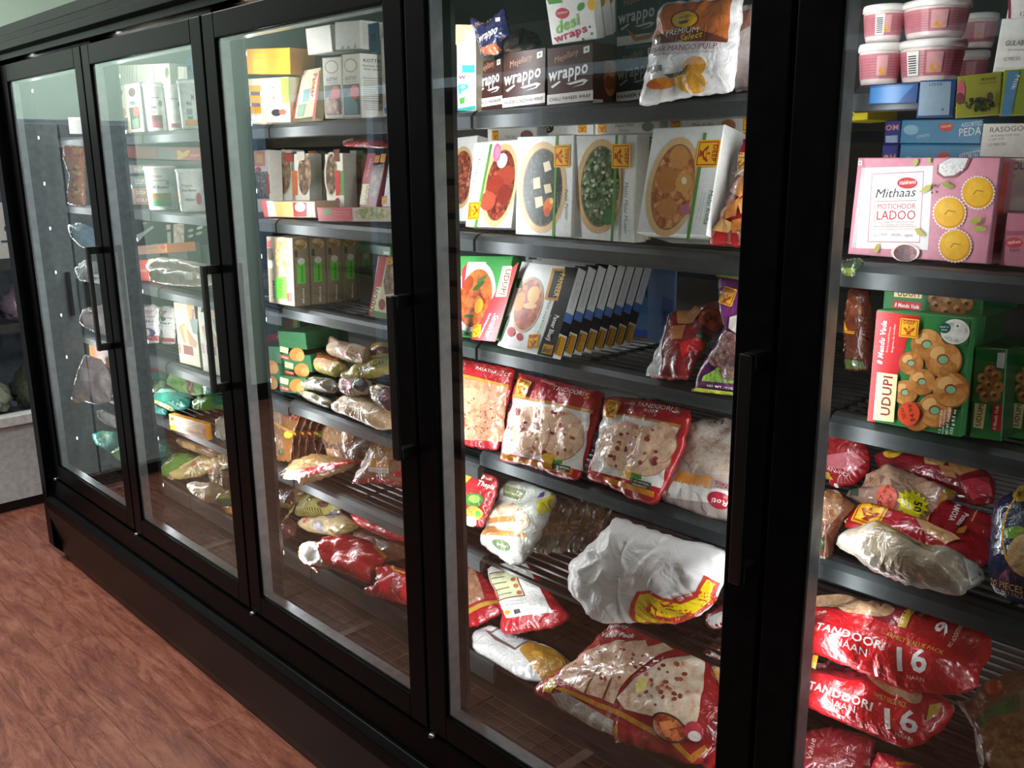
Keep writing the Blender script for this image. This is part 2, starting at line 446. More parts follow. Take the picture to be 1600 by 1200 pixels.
# ================================================================== packages
# ---- glyph outlines, built once per character from the built-in font
GL = {}
def _measure(txt, bold):
    cu = bpy.data.curves.new('g', 'FONT'); cu.body = txt; cu.resolution_u = 2
    if bold: cu.offset = 0.022
    o = bpy.data.objects.new('g', cu); col.objects.link(o)
    dg = bpy.context.evaluated_depsgraph_get(); dg.update()
    me = bpy.data.meshes.new_from_object(o.evaluated_get(dg))
    v = np.array([p.co[:2] for p in me.vertices]).reshape(-1, 2); f = [tuple(p.vertices) for p in me.polygons]
    bpy.data.objects.remove(o); bpy.data.curves.remove(cu); bpy.data.meshes.remove(me)
    return v, f
def load_glyphs(chars):
    # one evaluation for all characters: each on its own object
    obs = []
    for bold in (False, True):
        for ch in chars:
            for kind, txt in (('g', ch), ('w', 'H'+ch+'H')):
                cu = bpy.data.curves.new('g', 'FONT'); cu.body = txt; cu.resolution_u = 2
                if bold: cu.offset = 0.022
                o = bpy.data.objects.new('g', cu); col.objects.link(o); obs.append((bold, ch, kind, o, cu))
    dg = bpy.context.evaluated_depsgraph_get(); dg.update()
    hh = None; tmp = {}
    for bold, ch, kind, o, cu in obs:
        me = bpy.data.meshes.new_from_object(o.evaluated_get(dg))
        v = np.array([p.co[:2] for p in me.vertices]).reshape(-1, 2); f = [tuple(p.vertices) for p in me.polygons]
        tmp[(bold, ch, kind)] = (v, f); bpy.data.meshes.remove(me)
    for bold, ch, kind, o, cu in obs:
        bpy.data.objects.remove(o); bpy.data.curves.remove(cu)
    v0, _ = _measure('HH', False); wHH = v0[:, 0].max()-v0[:, 0].min()
    v0, _ = _measure('H', False); cap = v0[:, 1].max(); 
    for bold in (False, True):
        for ch in chars:
            v, f = tmp[(bold, ch, 'g')]; vw, _ = tmp[(bold, ch, 'w')]
            GL[(bold, ch)] = (v/cap, f, (vw[:, 0].max()-vw[:, 0].min()-wHH)/cap)
load_glyphs("ABCDEFGHIJKLMNOPQRSTUVWXYZabcdefghijklmnopqrstuvwxyz0123456789&.,!'-$%/ ")
def text2d(txt, bold=False, shear=0.0):
    x = 0; V = []; F = []
    for ch in txt:
        v, f, adv = GL.get((bold, ch), GL[(bold, ' ')])
        if len(v):
            w_ = v.copy(); w_[:, 0] += x+shear*w_[:, 1]
            n = sum(len(a) for a in V); V.append(w_); F += [tuple(i+n for i in q) for q in f]
        x += adv
    if not V: return np.zeros((0, 2)), [], max(x, 0.01)
    V = np.vstack(V)
    V[:, 0] -= V[:, 0].min()
    return V, F, V[:, 0].max()

class Face:
    """a flat reference plane of a package: origin, x (right), z (up), y (into the shelf)"""
    def __init__(s, o, x, z, w, h):
        s.o, s.x, s.z, s.w, s.h = np.array(o), np.array(x), np.array(z), w, h
        s.y = np.cross(s.z, s.x)
    def px(s, u, v):
        d = ray(u, v); t = ((s.o-CAM)@s.y)/(d@s.y); p = CAM+d*t-s.o
        return np.array([p@s.x, p@s.z])
    def fr(s, u, v): return np.array([u*s.w, v*s.h])
    def mw(s):
        m = Matrix.Identity(4)
        for i in range(3): m[i][0], m[i][1], m[i][2], m[i][3] = s.x[i], s.y[i], s.z[i], s.o[i]
        return m
def rotv(p, a):
    return np.array([p[0]*math.cos(a)-p[1]*math.sin(a), p[0]*math.sin(a)+p[1]*math.cos(a)])
LOGO_ART = [('P', 'F2B81E', [(-1,-.9),(-.9,-1),(.9,-1),(1,-.9),(1,.9),(.9,1),(-.9,1),(-1,.9)]),
            ('R', 'B5391A'), ('T', 'A8321A', 'DEEP', -.62, .42, .62, .36),
            ('P', 'B5391A', [(-.62,-.05),(-.45,-.2),(-.25,-.42),(.2,-.45),(.5,-.25),(.68,.12),(.5,.08),(.25,-.08),(-.2,-.1),(-.45,.05)]),
            ('P', 'F2B81E', [(-.25,-.15),(.25,-.15),(.4,-.05),(.15,-.3),(-.15,-.3)]),
            ('P', 'B5391A', [(-.12,-.45),(.12,-.45),(.3,-.7),(-.3,-.7)]),
            ('P', 'B5391A', [(-.1,.02),(.02,.3),(.12,.02)])]
def collect(face, art, film):
    """returns {part: [(verts2d, faces, material, layer)]}"""
    out = {}; layer = [0]
    pre = 'f:' if film else ''
    def cm(c): return c if ':' in c else pre+c
    def put(part, v, f, c):
        layer[0] += 1
        out.setdefault(part, []).append((np.array(v), f, cm(c), layer[0]))
    def text(part, c, txt, p0, p1, capm, st=''):
        V, F, W_ = text2d(txt, 'b' in st, 0.22 if 'i' in st else 0.0)
        if not len(V): return
        d = p1-p0; L = np.linalg.norm(d); d = d/L; n = np.array([-d[1], d[0]])
        if 'M' in st: n = -n
        P = p0+np.outer(V[:, 0]*(L/W_), d)+np.outer(V[:, 1]*capm, n)
        put(part, P, F, c)
    for a in art:
        op = a[0]; part = 'artwork'
        if op.startswith('S'): part = 'price_sticker'; op = op[1:]
        X = face.fr if op.endswith('f') else face.px
        k = op[0]
        if k == 'g': put(part, [X(*p) for p in a[2]], [tuple(range(len(a[2])))], a[1])
        elif k == 'r':
            u0, v0, u1, v1 = a[2:6]; put(part, [X(u0, v0), X(u1, v0), X(u1, v1), X(u0, v1)], [(0, 1, 2, 3)], a[1])
        elif k == 'e':
            cx, cy, rx, ry = a[2:6]; ro = math.radians(a[6]) if len(a) > 6 else 0; n = 28 if rx > 12 or op.endswith('f') else 14
            pts = []
            for i in range(n):
                q = rotv((rx*math.cos(2*PI*i/n), ry*math.sin(2*PI*i/n)), ro); pts.append(X(cx+q[0], cy+q[1]))
            put(part, pts, [tuple(range(n))], a[1])
        elif k == 'b':     # star burst
            cx, cy, r1, r2, n = a[2:7]
            pts = [X(cx+(r1 if i % 2 else r2)*math.cos(PI*i/n), cy+(r1 if i % 2 else r2)*math.sin(PI*i/n)) for i in range(2*n)]
            put(part, pts, [tuple(range(2*n))], a[1])
        elif k == 't':
            x0, y0, x1, y1, h = a[3:8]; st = a[8] if len(a) > 8 else ''
            p0, p1 = X(x0, y0), X(x1, y1)
            if op.endswith('f'): capm = h*face.h
            else:
                mx_, my_ = (x0+x1)/2, (y0+y1)/2; L = math.hypot(x1-x0, y1-y0)
                capm = np.linalg.norm(X(mx_+(y1-y0)/L*h, my_-(x1-x0)/L*h)-X(mx_, my_))
            text('price_sticker' if part == 'price_sticker' else 'lettering', a[1], a[2], p0, p1, capm, st)
        elif k == 's':     # scattered blobs (u centre, radii, number, blob size) of several colours
            cs, cx, cy, rx, ry, n, sz, seed = a[1:9]; rng = random.Random(seed)
            for i in range(n):
                r = math.sqrt(rng.random()); th = rng.random()*2*PI
                ux, uy = cx+rx*r*math.cos(th), cy+ry*r*math.sin(th); s1 = sz*rng.uniform(.5, 1.2); s2 = sz*rng.uniform(.5, 1.1); ro = rng.random()*PI
                pts = [X(*(np.array((ux, uy))+rotv((s1*math.cos(2*PI*j/7), s2*math.sin(2*PI*j/7)), ro))) for j in range(7)]
                put(part, pts, [tuple(range(7))], cs[i % len(cs)])
        elif k == 'l':     # brand badge: centre, half size along the plane (metres), rotation
            c = X(a[1], a[2]); hs = a[3]; ro = math.radians(a[4] if len(a) > 4 else 0); bg = a[5] if len(a) > 5 else 'F2B81E'
            for q in LOGO_ART:
                if q[0] == 'P':
                    cc_ = bg if q[1] == 'F2B81E' else q[1]
                    put('brand_badge', [c+rotv((x*hs, z*hs), ro) for x, z in q[2]], [tuple(range(len(q[2])))], cc_)
                elif q[0] == 'R':
                    for (x0, z0, x1, z1) in ((-.88,.78,.88,.86),(-.88,-.86,.88,-.78),(-.88,-.78,-.8,.78),(.8,-.78,.88,.78)):
                        put('brand_badge', [c+rotv((x*hs, z*hs), ro) for x, z in ((x0,z0),(x1,z0),(x1,z1),(x0,z1))], [(0, 1, 2, 3)], 'B5391A')
                else:
                    V, F, W_ = text2d(q[2], True); V = V.copy(); V[:, 0] = q[3]+V[:, 0]*(q[5]-q[3])/W_; V[:, 1] = q[4]+V[:, 1]*q[6]
                    put('brand_badge', np.array([c+rotv(p*hs, ro) for p in V]), F, q[1])
    return out
def subdiv2d(v, f, L):
    bm = bmesh.new()
    vs_ = [bm.verts.new((p[0], p[1], 0)) for p in v]
    for q in f:
        try: bm.faces.new([vs_[i] for i in q])
        except ValueError: pass
    bmesh.ops.triangulate(bm, faces=list(bm.faces))
    for _ in range(5):
        es = [e for e in bm.edges if e.calc_length() > L]
        if not es: break
        bmesh.ops.subdivide_edges(bm, edges=es, cuts=1)
        bmesh.ops.triangulate(bm, faces=[x for x in bm.faces if len(x.verts) > 3])
    bm.verts.index_update()
    v2 = np.array([x.co[:2] for x in bm.verts]); f2 = [tuple(y.index for y in x.verts) for x in bm.faces]
    bm.free(); return v2, f2
def add_art(parent, face, art, surf=None, film=False, place=None):
    for part, lst in collect(face, art, film).items():
        V = []; F = []; FM = []; ms = []
        n = 0
        for v, f, c, ly in lst:
            if surf is not None: v, f = subdiv2d(v, f, 0.007)
            if len(v) == 0: continue
            y = -(0.0003+0.00005*ly) if surf is None else surf(v[:, 0], v[:, 1])-(0.0009+0.00018*ly)
            P = np.stack([v[:, 0], np.broadcast_to(y, (len(v),)), v[:, 1]], 1)
            if place is not None: P = np.array([place(p) for p in P])
            V.append(P); F += [tuple(i+n for i in q) for q in f]; n += len(v)
            if c not in ms: ms.append(c)
            FM += [ms.index(c)]*len(f)
        if V: mesh_obj(part, np.vstack(V), F, ms, parent, FM)
LOG = []
def box(name, label, cat, quad, base, t, colr, art=(), side=None, y0=None, lean=None, yaw=0.0, group=None, sart=None, tart=None, top=None, dz=None):
    """carton from the four photo corners of its front (TL TR BR BL). base = height of what it stands on"""
    TL, TR, BR, BL = quad
    if isinstance(base, tuple): base = SHZ[base]+0.001
    yy = y0
    zz = base; th = 0.0
    for it in range(6):
        if y0 is None:
            yy = PZ((BL[0]+BR[0])/2, (BL[1]+BR[1])/2, zz)[1]
            yy = min(max(yy, 0.13), 0.5)
        def quad3(y1):
            return PY(*TL, y1-yaw/2), PY(*TR, y1+yaw/2), PY(*BR, yy+yaw/2), PY(*BL, yy-yaw/2)
        def shear(y1):
            a, b_, c, d = quad3(y1); x = (c-d)+(b_-a); z = (a-d)+(b_-c); return x@z
        if lean is not None:
            hgt = np.linalg.norm(PY(*TL, yy)-PY(*BL, yy)); y1 = yy+hgt*math.sin(math.radians(lean))
        else:
            lo_, hi_ = yy-0.08, yy+0.35
            if shear(lo_)*shear(hi_) > 0: y1 = yy+0.01
            else:
                for _ in range(40):
                    md = (lo_+hi_)/2
                    if shear(lo_)*shear(md) <= 0: hi_ = md
                    else: lo_ = md
                y1 = (lo_+hi_)/2
        a, b_, c, d = quad3(y1)
        x = (c-d)+(b_-a); z = (a-d)+(b_-c)
        wd = np.linalg.norm(x)/2; x = x/np.linalg.norm(x); z = z/2-((z/2)@x)*x; hd_ = np.linalg.norm(z); z = z/hd_
        ydir = np.cross(z, x)
        drop = max(0.0, -ydir[2])*t+max(0.0, -x[2])*wd
        zz = base+drop-max(0, -x[2])*wd*0.5
    o = (a+b_+c+d)/4-x*wd/2-z*hd_/2
    corner = min((o+x*i*wd+ydir*j*t)[2] for i in (0, 1) for j in (0, 1))
    ddz = base-corner
    if dz is None: dz = 1
    if dz: o = o+np.array([0, 0, ddz])
    LOG.append((name, 'y0=%.3f lean=%.0f w=%.3f h=%.3f dz=%.3f' % (yy, math.degrees(math.asin(max(-1, min(1, z[1])))), wd, hd_, ddz)))
    fc = Face(o, x, z, wd, hd_)
    e = 0.0012; side = side or colr
    V = [(e, 0, e), (wd-e, 0, e), (wd-e, 0, hd_-e), (e, 0, hd_-e), (0, e, 0), (wd, e, 0), (wd, e, hd_), (0, e, hd_), (0, t, 0), (wd, t, 0), (wd, t, hd_), (0, t, hd_)]
    F = [(0, 1, 2, 3), (4, 5, 1, 0), (5, 6, 2, 1), (6, 7, 3, 2), (7, 4, 0, 3), (4, 8, 9, 5), (5, 9, 10, 6), (6, 10, 11, 7), (7, 11, 8, 4), (8, 11, 10, 9)]
    FM = [0, 0, 0, 0, 0, 1, 1, 2, 1, 1]
    ob = mesh_obj(name, V, F, [colr, side, top or side], None, FM, mw=fc.mw())
    tag(ob, label, cat, group)
    if art: add_art(ob, fc, art)
    if sart:   # right side, fractions
        f2 = Face((0, 0, 0), (1, 0, 0), (0, 0, 1), t, hd_)
        add_art(ob, f2, sart, place=lambda p: (wd-p[1], p[0], p[2]))
    if tart:   # top side, fractions
        f2 = Face((0, 0, 0), (1, 0, 0), (0, 0, 1), wd, t)
        add_art(ob, f2, tart, place=lambda p: (p[0], p[2], hd_-p[1]))
    return ob, fc
def bag(name, label, cat, poly, base, t, colr, art=(), lean=25.0, yaw=0.0, y0=None, group=None, tb=0.45, wr=0.0011, pleat=0.0018, power=2.6, seed=None, clear=None, lift=0.0, nth=96, nr=20, crease=()):
    """filled film bag: outline from photo corners on a leaning plane, real front and back bulge"""
    if isinstance(base, tuple): base = SHZ[base]+0.001
    seed = seed if seed is not None else (hash(label) if False else sum(map(ord, label)))
    rng = random.Random(seed)
    u, v = max(poly, key=lambda p: p[1])
    ya, le = math.radians(yaw), math.radians(lean)
    x = np.array([math.cos(ya), math.sin(ya), 0]); nrm = np.array([-math.sin(ya), math.cos(ya), 0])
    z = math.cos(le)*np.array([0, 0, 1.0])+math.sin(le)*nrm
    p0 = PZ(u, v, base+lift+0.25*t*tb*math.sin(le)) if y0 is None else PY(u, v, y0)
    fc = Face(p0, x, z, 1, 1)
    P = np.array([fc.px(*p) for p in poly])
    mn = P.min(0); mxx = P.max(0)
    fc = Face(p0+x*mn[0]+z*mn[1], x, z, mxx[0]-mn[0], mxx[1]-mn[1]); P = P-mn
    # area centroid
    q = np.roll(P, -1, 0); cr = P[:, 0]*q[:, 1]-q[:, 0]*P[:, 1]; A = cr.sum()/2
    c = np.array([((P[:, 0]+q[:, 0])*cr).sum(), ((P[:, 1]+q[:, 1])*cr).sum()])/(6*A)
    th = np.arange(nth)*2*PI/nth-PI
    rb = np.zeros(nth)
    for i, a in enumerate(th):
        d = np.array([math.cos(a), math.sin(a)]); best = 0
        for j in range(len(P)):
            A_, B_ = P[j]-c, q[j]-c; e = B_-A_; den = d[0]*e[1]-d[1]*e[0]
            if abs(den) < 1e-12: continue
            tt = (A_[0]*e[1]-A_[1]*e[0])/den; ss = (A_[0]*d[1]-A_[1]*d[0])/den
            if tt > 0 and -1e-6 <= ss <= 1+1e-6: best = max(best, tt)
        rb[i] = best if best > 0 else rb[i-1]
    rb = 0.25*np.roll(rb, 1)+0.5*rb+0.25*np.roll(rb, -1)
    rb = rb*(1+np.array([rng.uniform(-.012, .012) for _ in th]))
    K = [(rng.uniform(38, 120), rng.random()*2*PI, rng.random()*2*PI, rng.uniform(.5, 1.0)) for _ in range(7)]
    NP = rng.randint(15, 22); ph = rng.random()*6
    CR = [(fc.px(x0, y0_), fc.px(x1, y1_), dp, wd) for x0, y0_, x1, y1_, dp, wd in crease]
    def rho(X, Z):
        dx, dzz = X-c[0], Z-c[1]; a = np.arctan2(dzz, dx)
        i = (a+PI)/(2*PI)*nth; i0 = np.floor(i).astype(int) % nth; f = i-np.floor(i)
        r = rb[i0]*(1-f)+rb[(i0+1) % nth]*f
        return np.minimum(np.hypot(dx, dzz)/r, 1.0), a
    def surf(X, Z):
        X = np.asarray(X, float); Z = np.asarray(Z, float)
        ro, a = rho(X, Z)
        B = np.clip(1-ro**power, 0, 1)**0.62
        w_ = sum(am*np.sin(k*(X*math.cos(an)+Z*math.sin(an))+p_) for k, an, p_, am in K)
        m_ = np.clip((1-ro)*5, 0, 1)
        pl = np.clip((ro-.55)/.45, 0, 1)
        cr_ = 0
        for p_, q_, dp, wd in CR:
            e_ = q_-p_; L2 = e_@e_; s_ = ((X-p_[0])*e_[0]+(Z-p_[1])*e_[1])/L2; sc_ = np.clip(s_, 0, 1)
            d2 = (X-p_[0]-sc_*e_[0])**2+(Z-p_[1]-sc_*e_[1])**2
            cr_ = cr_+dp*np.exp(-np.sqrt(d2)/wd)
        return -t*B-wr*w_*m_+pleat*pl*np.sin(a*NP+ph)-cr_*m_
    rs = np.linspace(0, 1, nr+1)[1:]**0.85
    V = [c]; 
    X = np.concatenate([[c[0]]]+[c[0]+rb*r*np.cos(th) for r in rs]); Z = np.concatenate([[c[1]]]+[c[1]+rb*r*np.sin(th) for r in rs])
    Y = surf(X, Z)
    F = [(0, 1+(i+1) % nth, 1+i) for i in range(nth)]
    for j in range(nr-1):
        for i in range(nth): F.append((1+j*nth+i, 1+j*nth+(i+1) % nth, 1+(j+1)*nth+(i+1) % nth, 1+(j+1)*nth+i))
    front = np.stack([X, Y, Z], 1)
    # back, coarser in radius, shares the rim
    rs2 = [0.85, 0.5]; n0 = len(front); last = 1+(nr-1)*nth
    bk = []
    for r in rs2:
        B = (1-r**power)**0.62
        bk += [(c[0]+rb[i]*r*math.cos(th[i]), t*tb*B, c[1]+rb[i]*r*math.sin(th[i])) for i in range(nth)]
    bk.append((c[0], t*tb, c[1]))
    V = np.vstack([front, np.array(bk)])
    prev = last
    for j in range(len(rs2)):
        cur = n0+j*nth
        for i in range(nth): F.append((prev+i, prev+(i+1) % nth, cur+(i+1) % nth, cur+i))
        prev = cur
    ce = n0+len(rs2)*nth
    for i in range(nth): F.append((prev+i, prev+(i+1) % nth, ce))
    # orientation: make outward
    F = [tuple(reversed(f)) for f in F]
    o = mesh_obj(name, V, F, [colr if ':' in colr else 'f:'+colr], None, None, True, mw=fc.mw())
    tag(o, label, cat, group)
    if art: add_art(o, fc, art, surf, True)
    LOG.append((name, 'w=%.3f h=%.3f y0=%.3f z=%.3f' % (fc.w, fc.h, p0[1], p0[2])))
    return o, fc
def tub(name, label, cat, u, v, y, wpx, hpx, base, body, lid, art=(), lidh=0.18, group=None, flare=1.12, clear=False):
    """round tub: photo point of its base centre, width and height in photo pixels"""
    p = PY(u, v, y); dep = (p-CAM)@FW; r = wpx/2/ZO[2]*dep/FPX; h = hpx/ZO[2]*dep/FPX
    if base is not None:
        if isinstance(base, tuple): base = SHZ[base]+0.001
        p[2] = base
    t = empty(name, p); tag(t, label, cat, group)
    b = MB(); r0 = r/flare; zl = h*(1-lidh)
    b.lathe([(r0*0.93, 0), (r0, 0.004), (r, zl), (r*0.96, zl+0.001)], (0, 0, 0), 36); b.build('body', body, t, smooth=True)
    b = MB(); b.lathe([(r*1.0, zl+0.0005), (r*1.06, zl+0.001), (r*1.06, zl+h*lidh*0.6), (r*1.02, h), (r*0.9, h), (r*0.87, h-0.003)], (0, 0, 0), 36); b.build('lid', lid, t, smooth=True)
    # wrap-around print: columns u (radians from facing camera), v 0..1
    face_dir = math.atan2(CAM[1]-p[1], CAM[0]-p[0])
    for part in ('label_band', 'lettering'):
        V = []; F = []; FM = []; ms = []
        for ly, a in enumerate(art):
            if (a[0] == 't') != (part == 'lettering'): continue
            if a[0] == 'r':
                c, a0, v0, a1, v1 = a[1:6]; n = 16
                vv = [(a0+(a1-a0)*i/n, vz) for vz in (v0, v1) for i in range(n+1)]; ff = [(i, i+1, i+n+2, i+n+1) for i in range(n)]
            elif a[0] == 'e':
                c, ac, vc, ra, rv = a[1:6]; n = 20
                vv = [(ac+ra*math.cos(2*PI*i/n), vc+rv*math.sin(2*PI*i/n)) for i in range(n)]; ff = [tuple(range(n))]
            else:
                c, txt, a0, a1, vz, hh = a[1:7]; T, ff, W_ = text2d(txt, True); vv = [(a0+(a1-a0)*q[0]/W_, vz+hh*q[1]) for q in T]
            n0 = len(V)
            for a_, vz in vv:
                rr = r0+(r-r0)*vz+0.0006+0.00012*ly; an = face_dir+a_
                V.append((rr*math.cos(an), rr*math.sin(an), 0.004+(zl-0.004)*vz))
            F += [tuple(i+n0 for i in q) for q in ff]
            if c not in ms: ms.append(c)
            FM += [ms.index(c)]*len(ff)
        if V: mesh_obj(part, V, F, ms, t, FM)
    return t

def stack(ob, fc, base, pitch, label, group):
    """more of the same carton lying under it, down to the shelf"""
    if isinstance(base, tuple): base = SHZ[base]+0.001
    n = int((fc.o[2]-base)/pitch+0.35)
    if n < 1: 
        return
    p = (fc.o[2]-base)/n
    s = p/fc.h*0.985
    for i in range(n):
        c = ob.copy(); col.objects.link(c)
        c.matrix_world = Matrix.Translation((0, 0, base+i*p-fc.o[2]))@ob.matrix_world@Matrix.Diagonal((1, 1, s, 1))
        c['label'] = label; c['group'] = group
        for ch in list(ob.children):
            k = ch.copy(); col.objects.link(k); k.parent = c

# ------------------------------------------------------------------ bay of curry cartons (fourth door)
WB = '42241F'
zoom(680, 0, 2.857)
A = (3, 0)
box('wrap_carton', 'white wrap carton with teal and green print beside the navy pouch', 'carton', [(92,110),(180,112),(180,490),(100,495)], A, .05, 'E9E2CC',
    [('g','D9B98A',[(92,110),(180,112),(180,160),(92,200)]), ('g','F4F2EA',[(135,135),(175,137),(172,285),(135,280)]), ('g','3AA7A0',[(120,290),(178,290),(176,325),(120,325)]),
     ('t','8A2A5A','w',104,355,140,350,22,'b'), ('t','3AA7A0','p',104,405,150,400,42,'b'), ('g','4E9A4A',[(108,440),(135,430),(130,462),(112,465)]),
     ('g','3AA7A0',[(100,495),(180,490),(180,470),(100,485)])], y0=.2, side='CFC6AE')
def wrappo(name, label, quad, txt, y0, art2=(), c=WB, t=.05, tc='F2EEE8', **k):
    (x0,y0_),(x1,y1_),(x2,y2_),(x3,y3_) = quad
    def L(u, v): 
        a = (x0+(x1-x0)*u, y0_+(y1_-y0_)*u); b_ = (x3+(x2-x3)*u, y3_+(y2_-y3_)*u); return (a[0]+(b_[0]-a[0])*v, a[1]+(b_[1]-a[1])*v)
    H = y3_-y0_
    a = [('g','E9E4DC',[L(0,.83),L(1,.80),L(1,.97),L(0,1.0)]),
         ('t','3A3434',txt,*L(.05,.945),*L(.95,.915),H*.055,'b'),
         ('t','B98A72','Mejellany',*L(.17,.29),*L(.70,.17),H*.10,'i'),
         ('t',tc,'wrappo',*L(.05,.60),*L(.90,.50),H*.21,'bi'),
         ('g',tc,[L(.08,.69),L(.12,.72),L(.3,.62),L(.27,.6)]),
         ('g',tc,[L(.42,.66),L(.8,.60),L(.9,.63),L(.8,.7),L(.55,.73),L(.78,.68),L(.8,.645),L(.5,.685)]),
         ('g','E8E8E0',[L(.80,.07),L(.93,.05),L(.93,.16),L(.80,.18)]), ('g','4C9A55',[L(.84,.095),L(.89,.085),L(.89,.13),L(.84,.14)])]
    return box(name, label, 'carton', quad, A, t, c, a+list(art2), y0=y0, **k)
wrappo('wrap_carton', 'dim brown wrap carton half hidden under the navy pouch', [(183,262),(300,250),(300,470),(186,482)], 'CHILLI PANEER', .215)
wrappo('wrap_carton', 'brown wrap carton lettered paneer schezwan wrap', [(303,235),(494,212),(490,465),(300,482)], 'PANEER SCHEZWAN WRAP', .185)
wrappo('wrap_carton', 'brown wrap carton lettered chilli paneer wrap', [(500,212),(704,187),(705,455),(500,468)], 'CHILLI PANEER WRAP', .185, t=.085, side='5A332B',
    sart=[('ef','C8813E',.55,.42,.22,.30), ('ef','9A4A22',.5,.35,.16,.12), ('ef','E0B070',.6,.55,.14,.10), ('ef','B8602C',.45,.62,.12,.10), ('rf','E9E4DC',0,.0,.3,.06)])
wrappo('wrap_carton', 'dark teal wrap carton partly behind the mango pulp bag', [(808,210),(985,195),(985,440),(808,455)], 'PANEER WRAP', .24, c='2F3D3B', tc='8F9C98')
wrappo('wrap_carton', 'dark teal wrap carton set on another behind the mango pulp bag', [(812,-40),(1000,-55),(1000,190),(812,208)], ' ', .24, c='2C4246', dz=0,
    tc='C9D2D2', art2=[('g','B97A3A',[(850,120),(900,165),(960,150),(1000,120),(960,172),(890,185)])])
bag('wrap_pouch', 'navy curved wrap pouch leaning over the brown cartons', 'pouch', [(147,65),(230,108),(312,32),(330,120),(340,160),(300,180),(300,240),(210,256),(190,180)], A, .012, '2B2C52',
    [('t','B98A72','Mejellany',195,130,262,98,14,'i'), ('t','F2EEE8','wrappo',205,200,300,160,30,'bi'), ('g','E8E8E0',[(285,90),(303,84),(305,104),(288,108)]), ('g','B0603A',[(215,225),(290,205),(300,225),(285,245),(225,248)])], lean=18, y0=.175)
bag('paper_flap_pouch', 'crumpled grey brown pouch lying on a schezwan wrap carton', 'pouch', [(302,190),(345,160),(420,150),(460,160),(478,190),(440,222),(310,232)], A, .018, '7A6A62',
    [('g','2F2A2A',[(395,160),(410,160),(398,215),(380,220)])], lean=70, y0=.24)
for i, (dx, dy, lab) in enumerate(((78,-30,'white wraps carton at the back of the three on a chilli paneer wrap carton'), (40,-14,'white wraps carton in the middle of the three on a chilli paneer wrap carton'), (0,0,'white wraps carton in front of the three on a chilli paneer wrap carton'))):
    a = [('e','4FA04A',660+dx,175+dy,6,7), ('e','4FA04A',700+dx,150+dy,6,7), ('e','3E5A9A',690+dx,120+dy,5,6), ('e','4FA04A',650+dx,30+dy,14,20,30), ('e','F0C040',700+dx,20+dy,20,26)]
    if i == 2:
        a = a+[('e','C23B46',568,60,30,24), ('t','F6E0D8','Haldiram',546,64,592,56,9,'bi'), ('t','7CC24A','desi',545,152,652,105,48,'bi'), ('t','C0264A','wraps',535,192,680,140,34,'b'), ('g','4C9A3A',[(500,0),(560,-5),(570,12),(510,20)])]
    box('wraps_carton', lab, 'carton', [(488+dx,-10+dy),(700+dx,-30+dy),(722+dx,165+dy),(525+dx,210+dy)], A, .02, 'F1F0EA', a, y0=.19+.024*(2-i), dz=0)
bag('mango_pulp_bag', 'big white and orange mango pulp bag leaning at the shelf edge', 'bag', [(1010,10),(1380,-20),(1335,412),(1150,430),(905,482),(930,380)], A, .022, 'F0EDEA',
    [('g','C9703A',[(1045,30),(1345,5),(1325,200),(1190,165),(1000,180)]), ('g','7A3A2E',[(998,178),(1060,165),(1150,140),(1240,165),(1325,188),(1322,205),(990,215)]),
     ('e','7A3A2E',1148,110,66,46), ('e','E8B830',1148,110,58,40), ('t','7A4A14','DEEP',1122,108,1172,105,12,'b'), ('g','7A4A14',[(1120,120),(1175,116),(1165,132),(1130,134)]),
     ('t','F4EEE6','PREMIUM',1062,182,1210,170,22,''), ('t','E8C030','Select',1130,212,1230,188,22,'bi'),
     ('t','A03A6A','KESAR MANGO PULP',975,258,1288,238,22,''), ('t','6A5A5A','Hand-Picked Mangoes Pulped with Vendor Finesse',978,275,1270,256,9,''),
     ('g','55504C',[(975,320),(1055,314),(1052,340),(975,344)]), ('t','F4EEE6','100%',995,331,1035,328,8,'b'), ('t','F4EEE6','NATURAL',988,341,1042,338,8,'b'),
     ('e','E09A30',1192,320,54,42,-30), ('e','E8A83A',1165,380,70,46), ('e','D9822A',1035,392,60,22,-10), ('e','C9641E',1010,398,30,14), ('g','4A4A3A',[(1060,355),(1140,340),(1180,300),(1150,350),(1080,368)])], lean=16, y0=.15, tb=.6)
bag('clear_pulp_bag', 'pale clear pouch leaning behind the mango pulp bag', 'bag', [(1345,30),(1440,10),(1480,150),(1420,400),(1330,410)], A, .02, 'B9A9A4', [('t','6A4A5A','P',1350,205,1372,200,24,'b'), ('g','8A5A4A',[(1385,60),(1430,50),(1435,130),(1395,160)])], lean=10, y0=.2)
tub('tub', 'narrow white bottle with black cap behind the mango pulp bag', 'bottle', 1490, 372, .19, 38, 285, A, 'D8D4CE', 'm:101010:0.4:0', [('r','8A4A5A',-1.2,.25,1.2,.6)], lidh=.12, flare=1.02)
tub('tub', 'small white capped jar in front of the black-capped bottle', 'jar', 1468, 405, .165, 44, 145, A, 'E0D8D0', 'E8E6E0', [('r','8A2A3A',-1.2,.1,1.2,.75)], lidh=.25, flare=1.03)

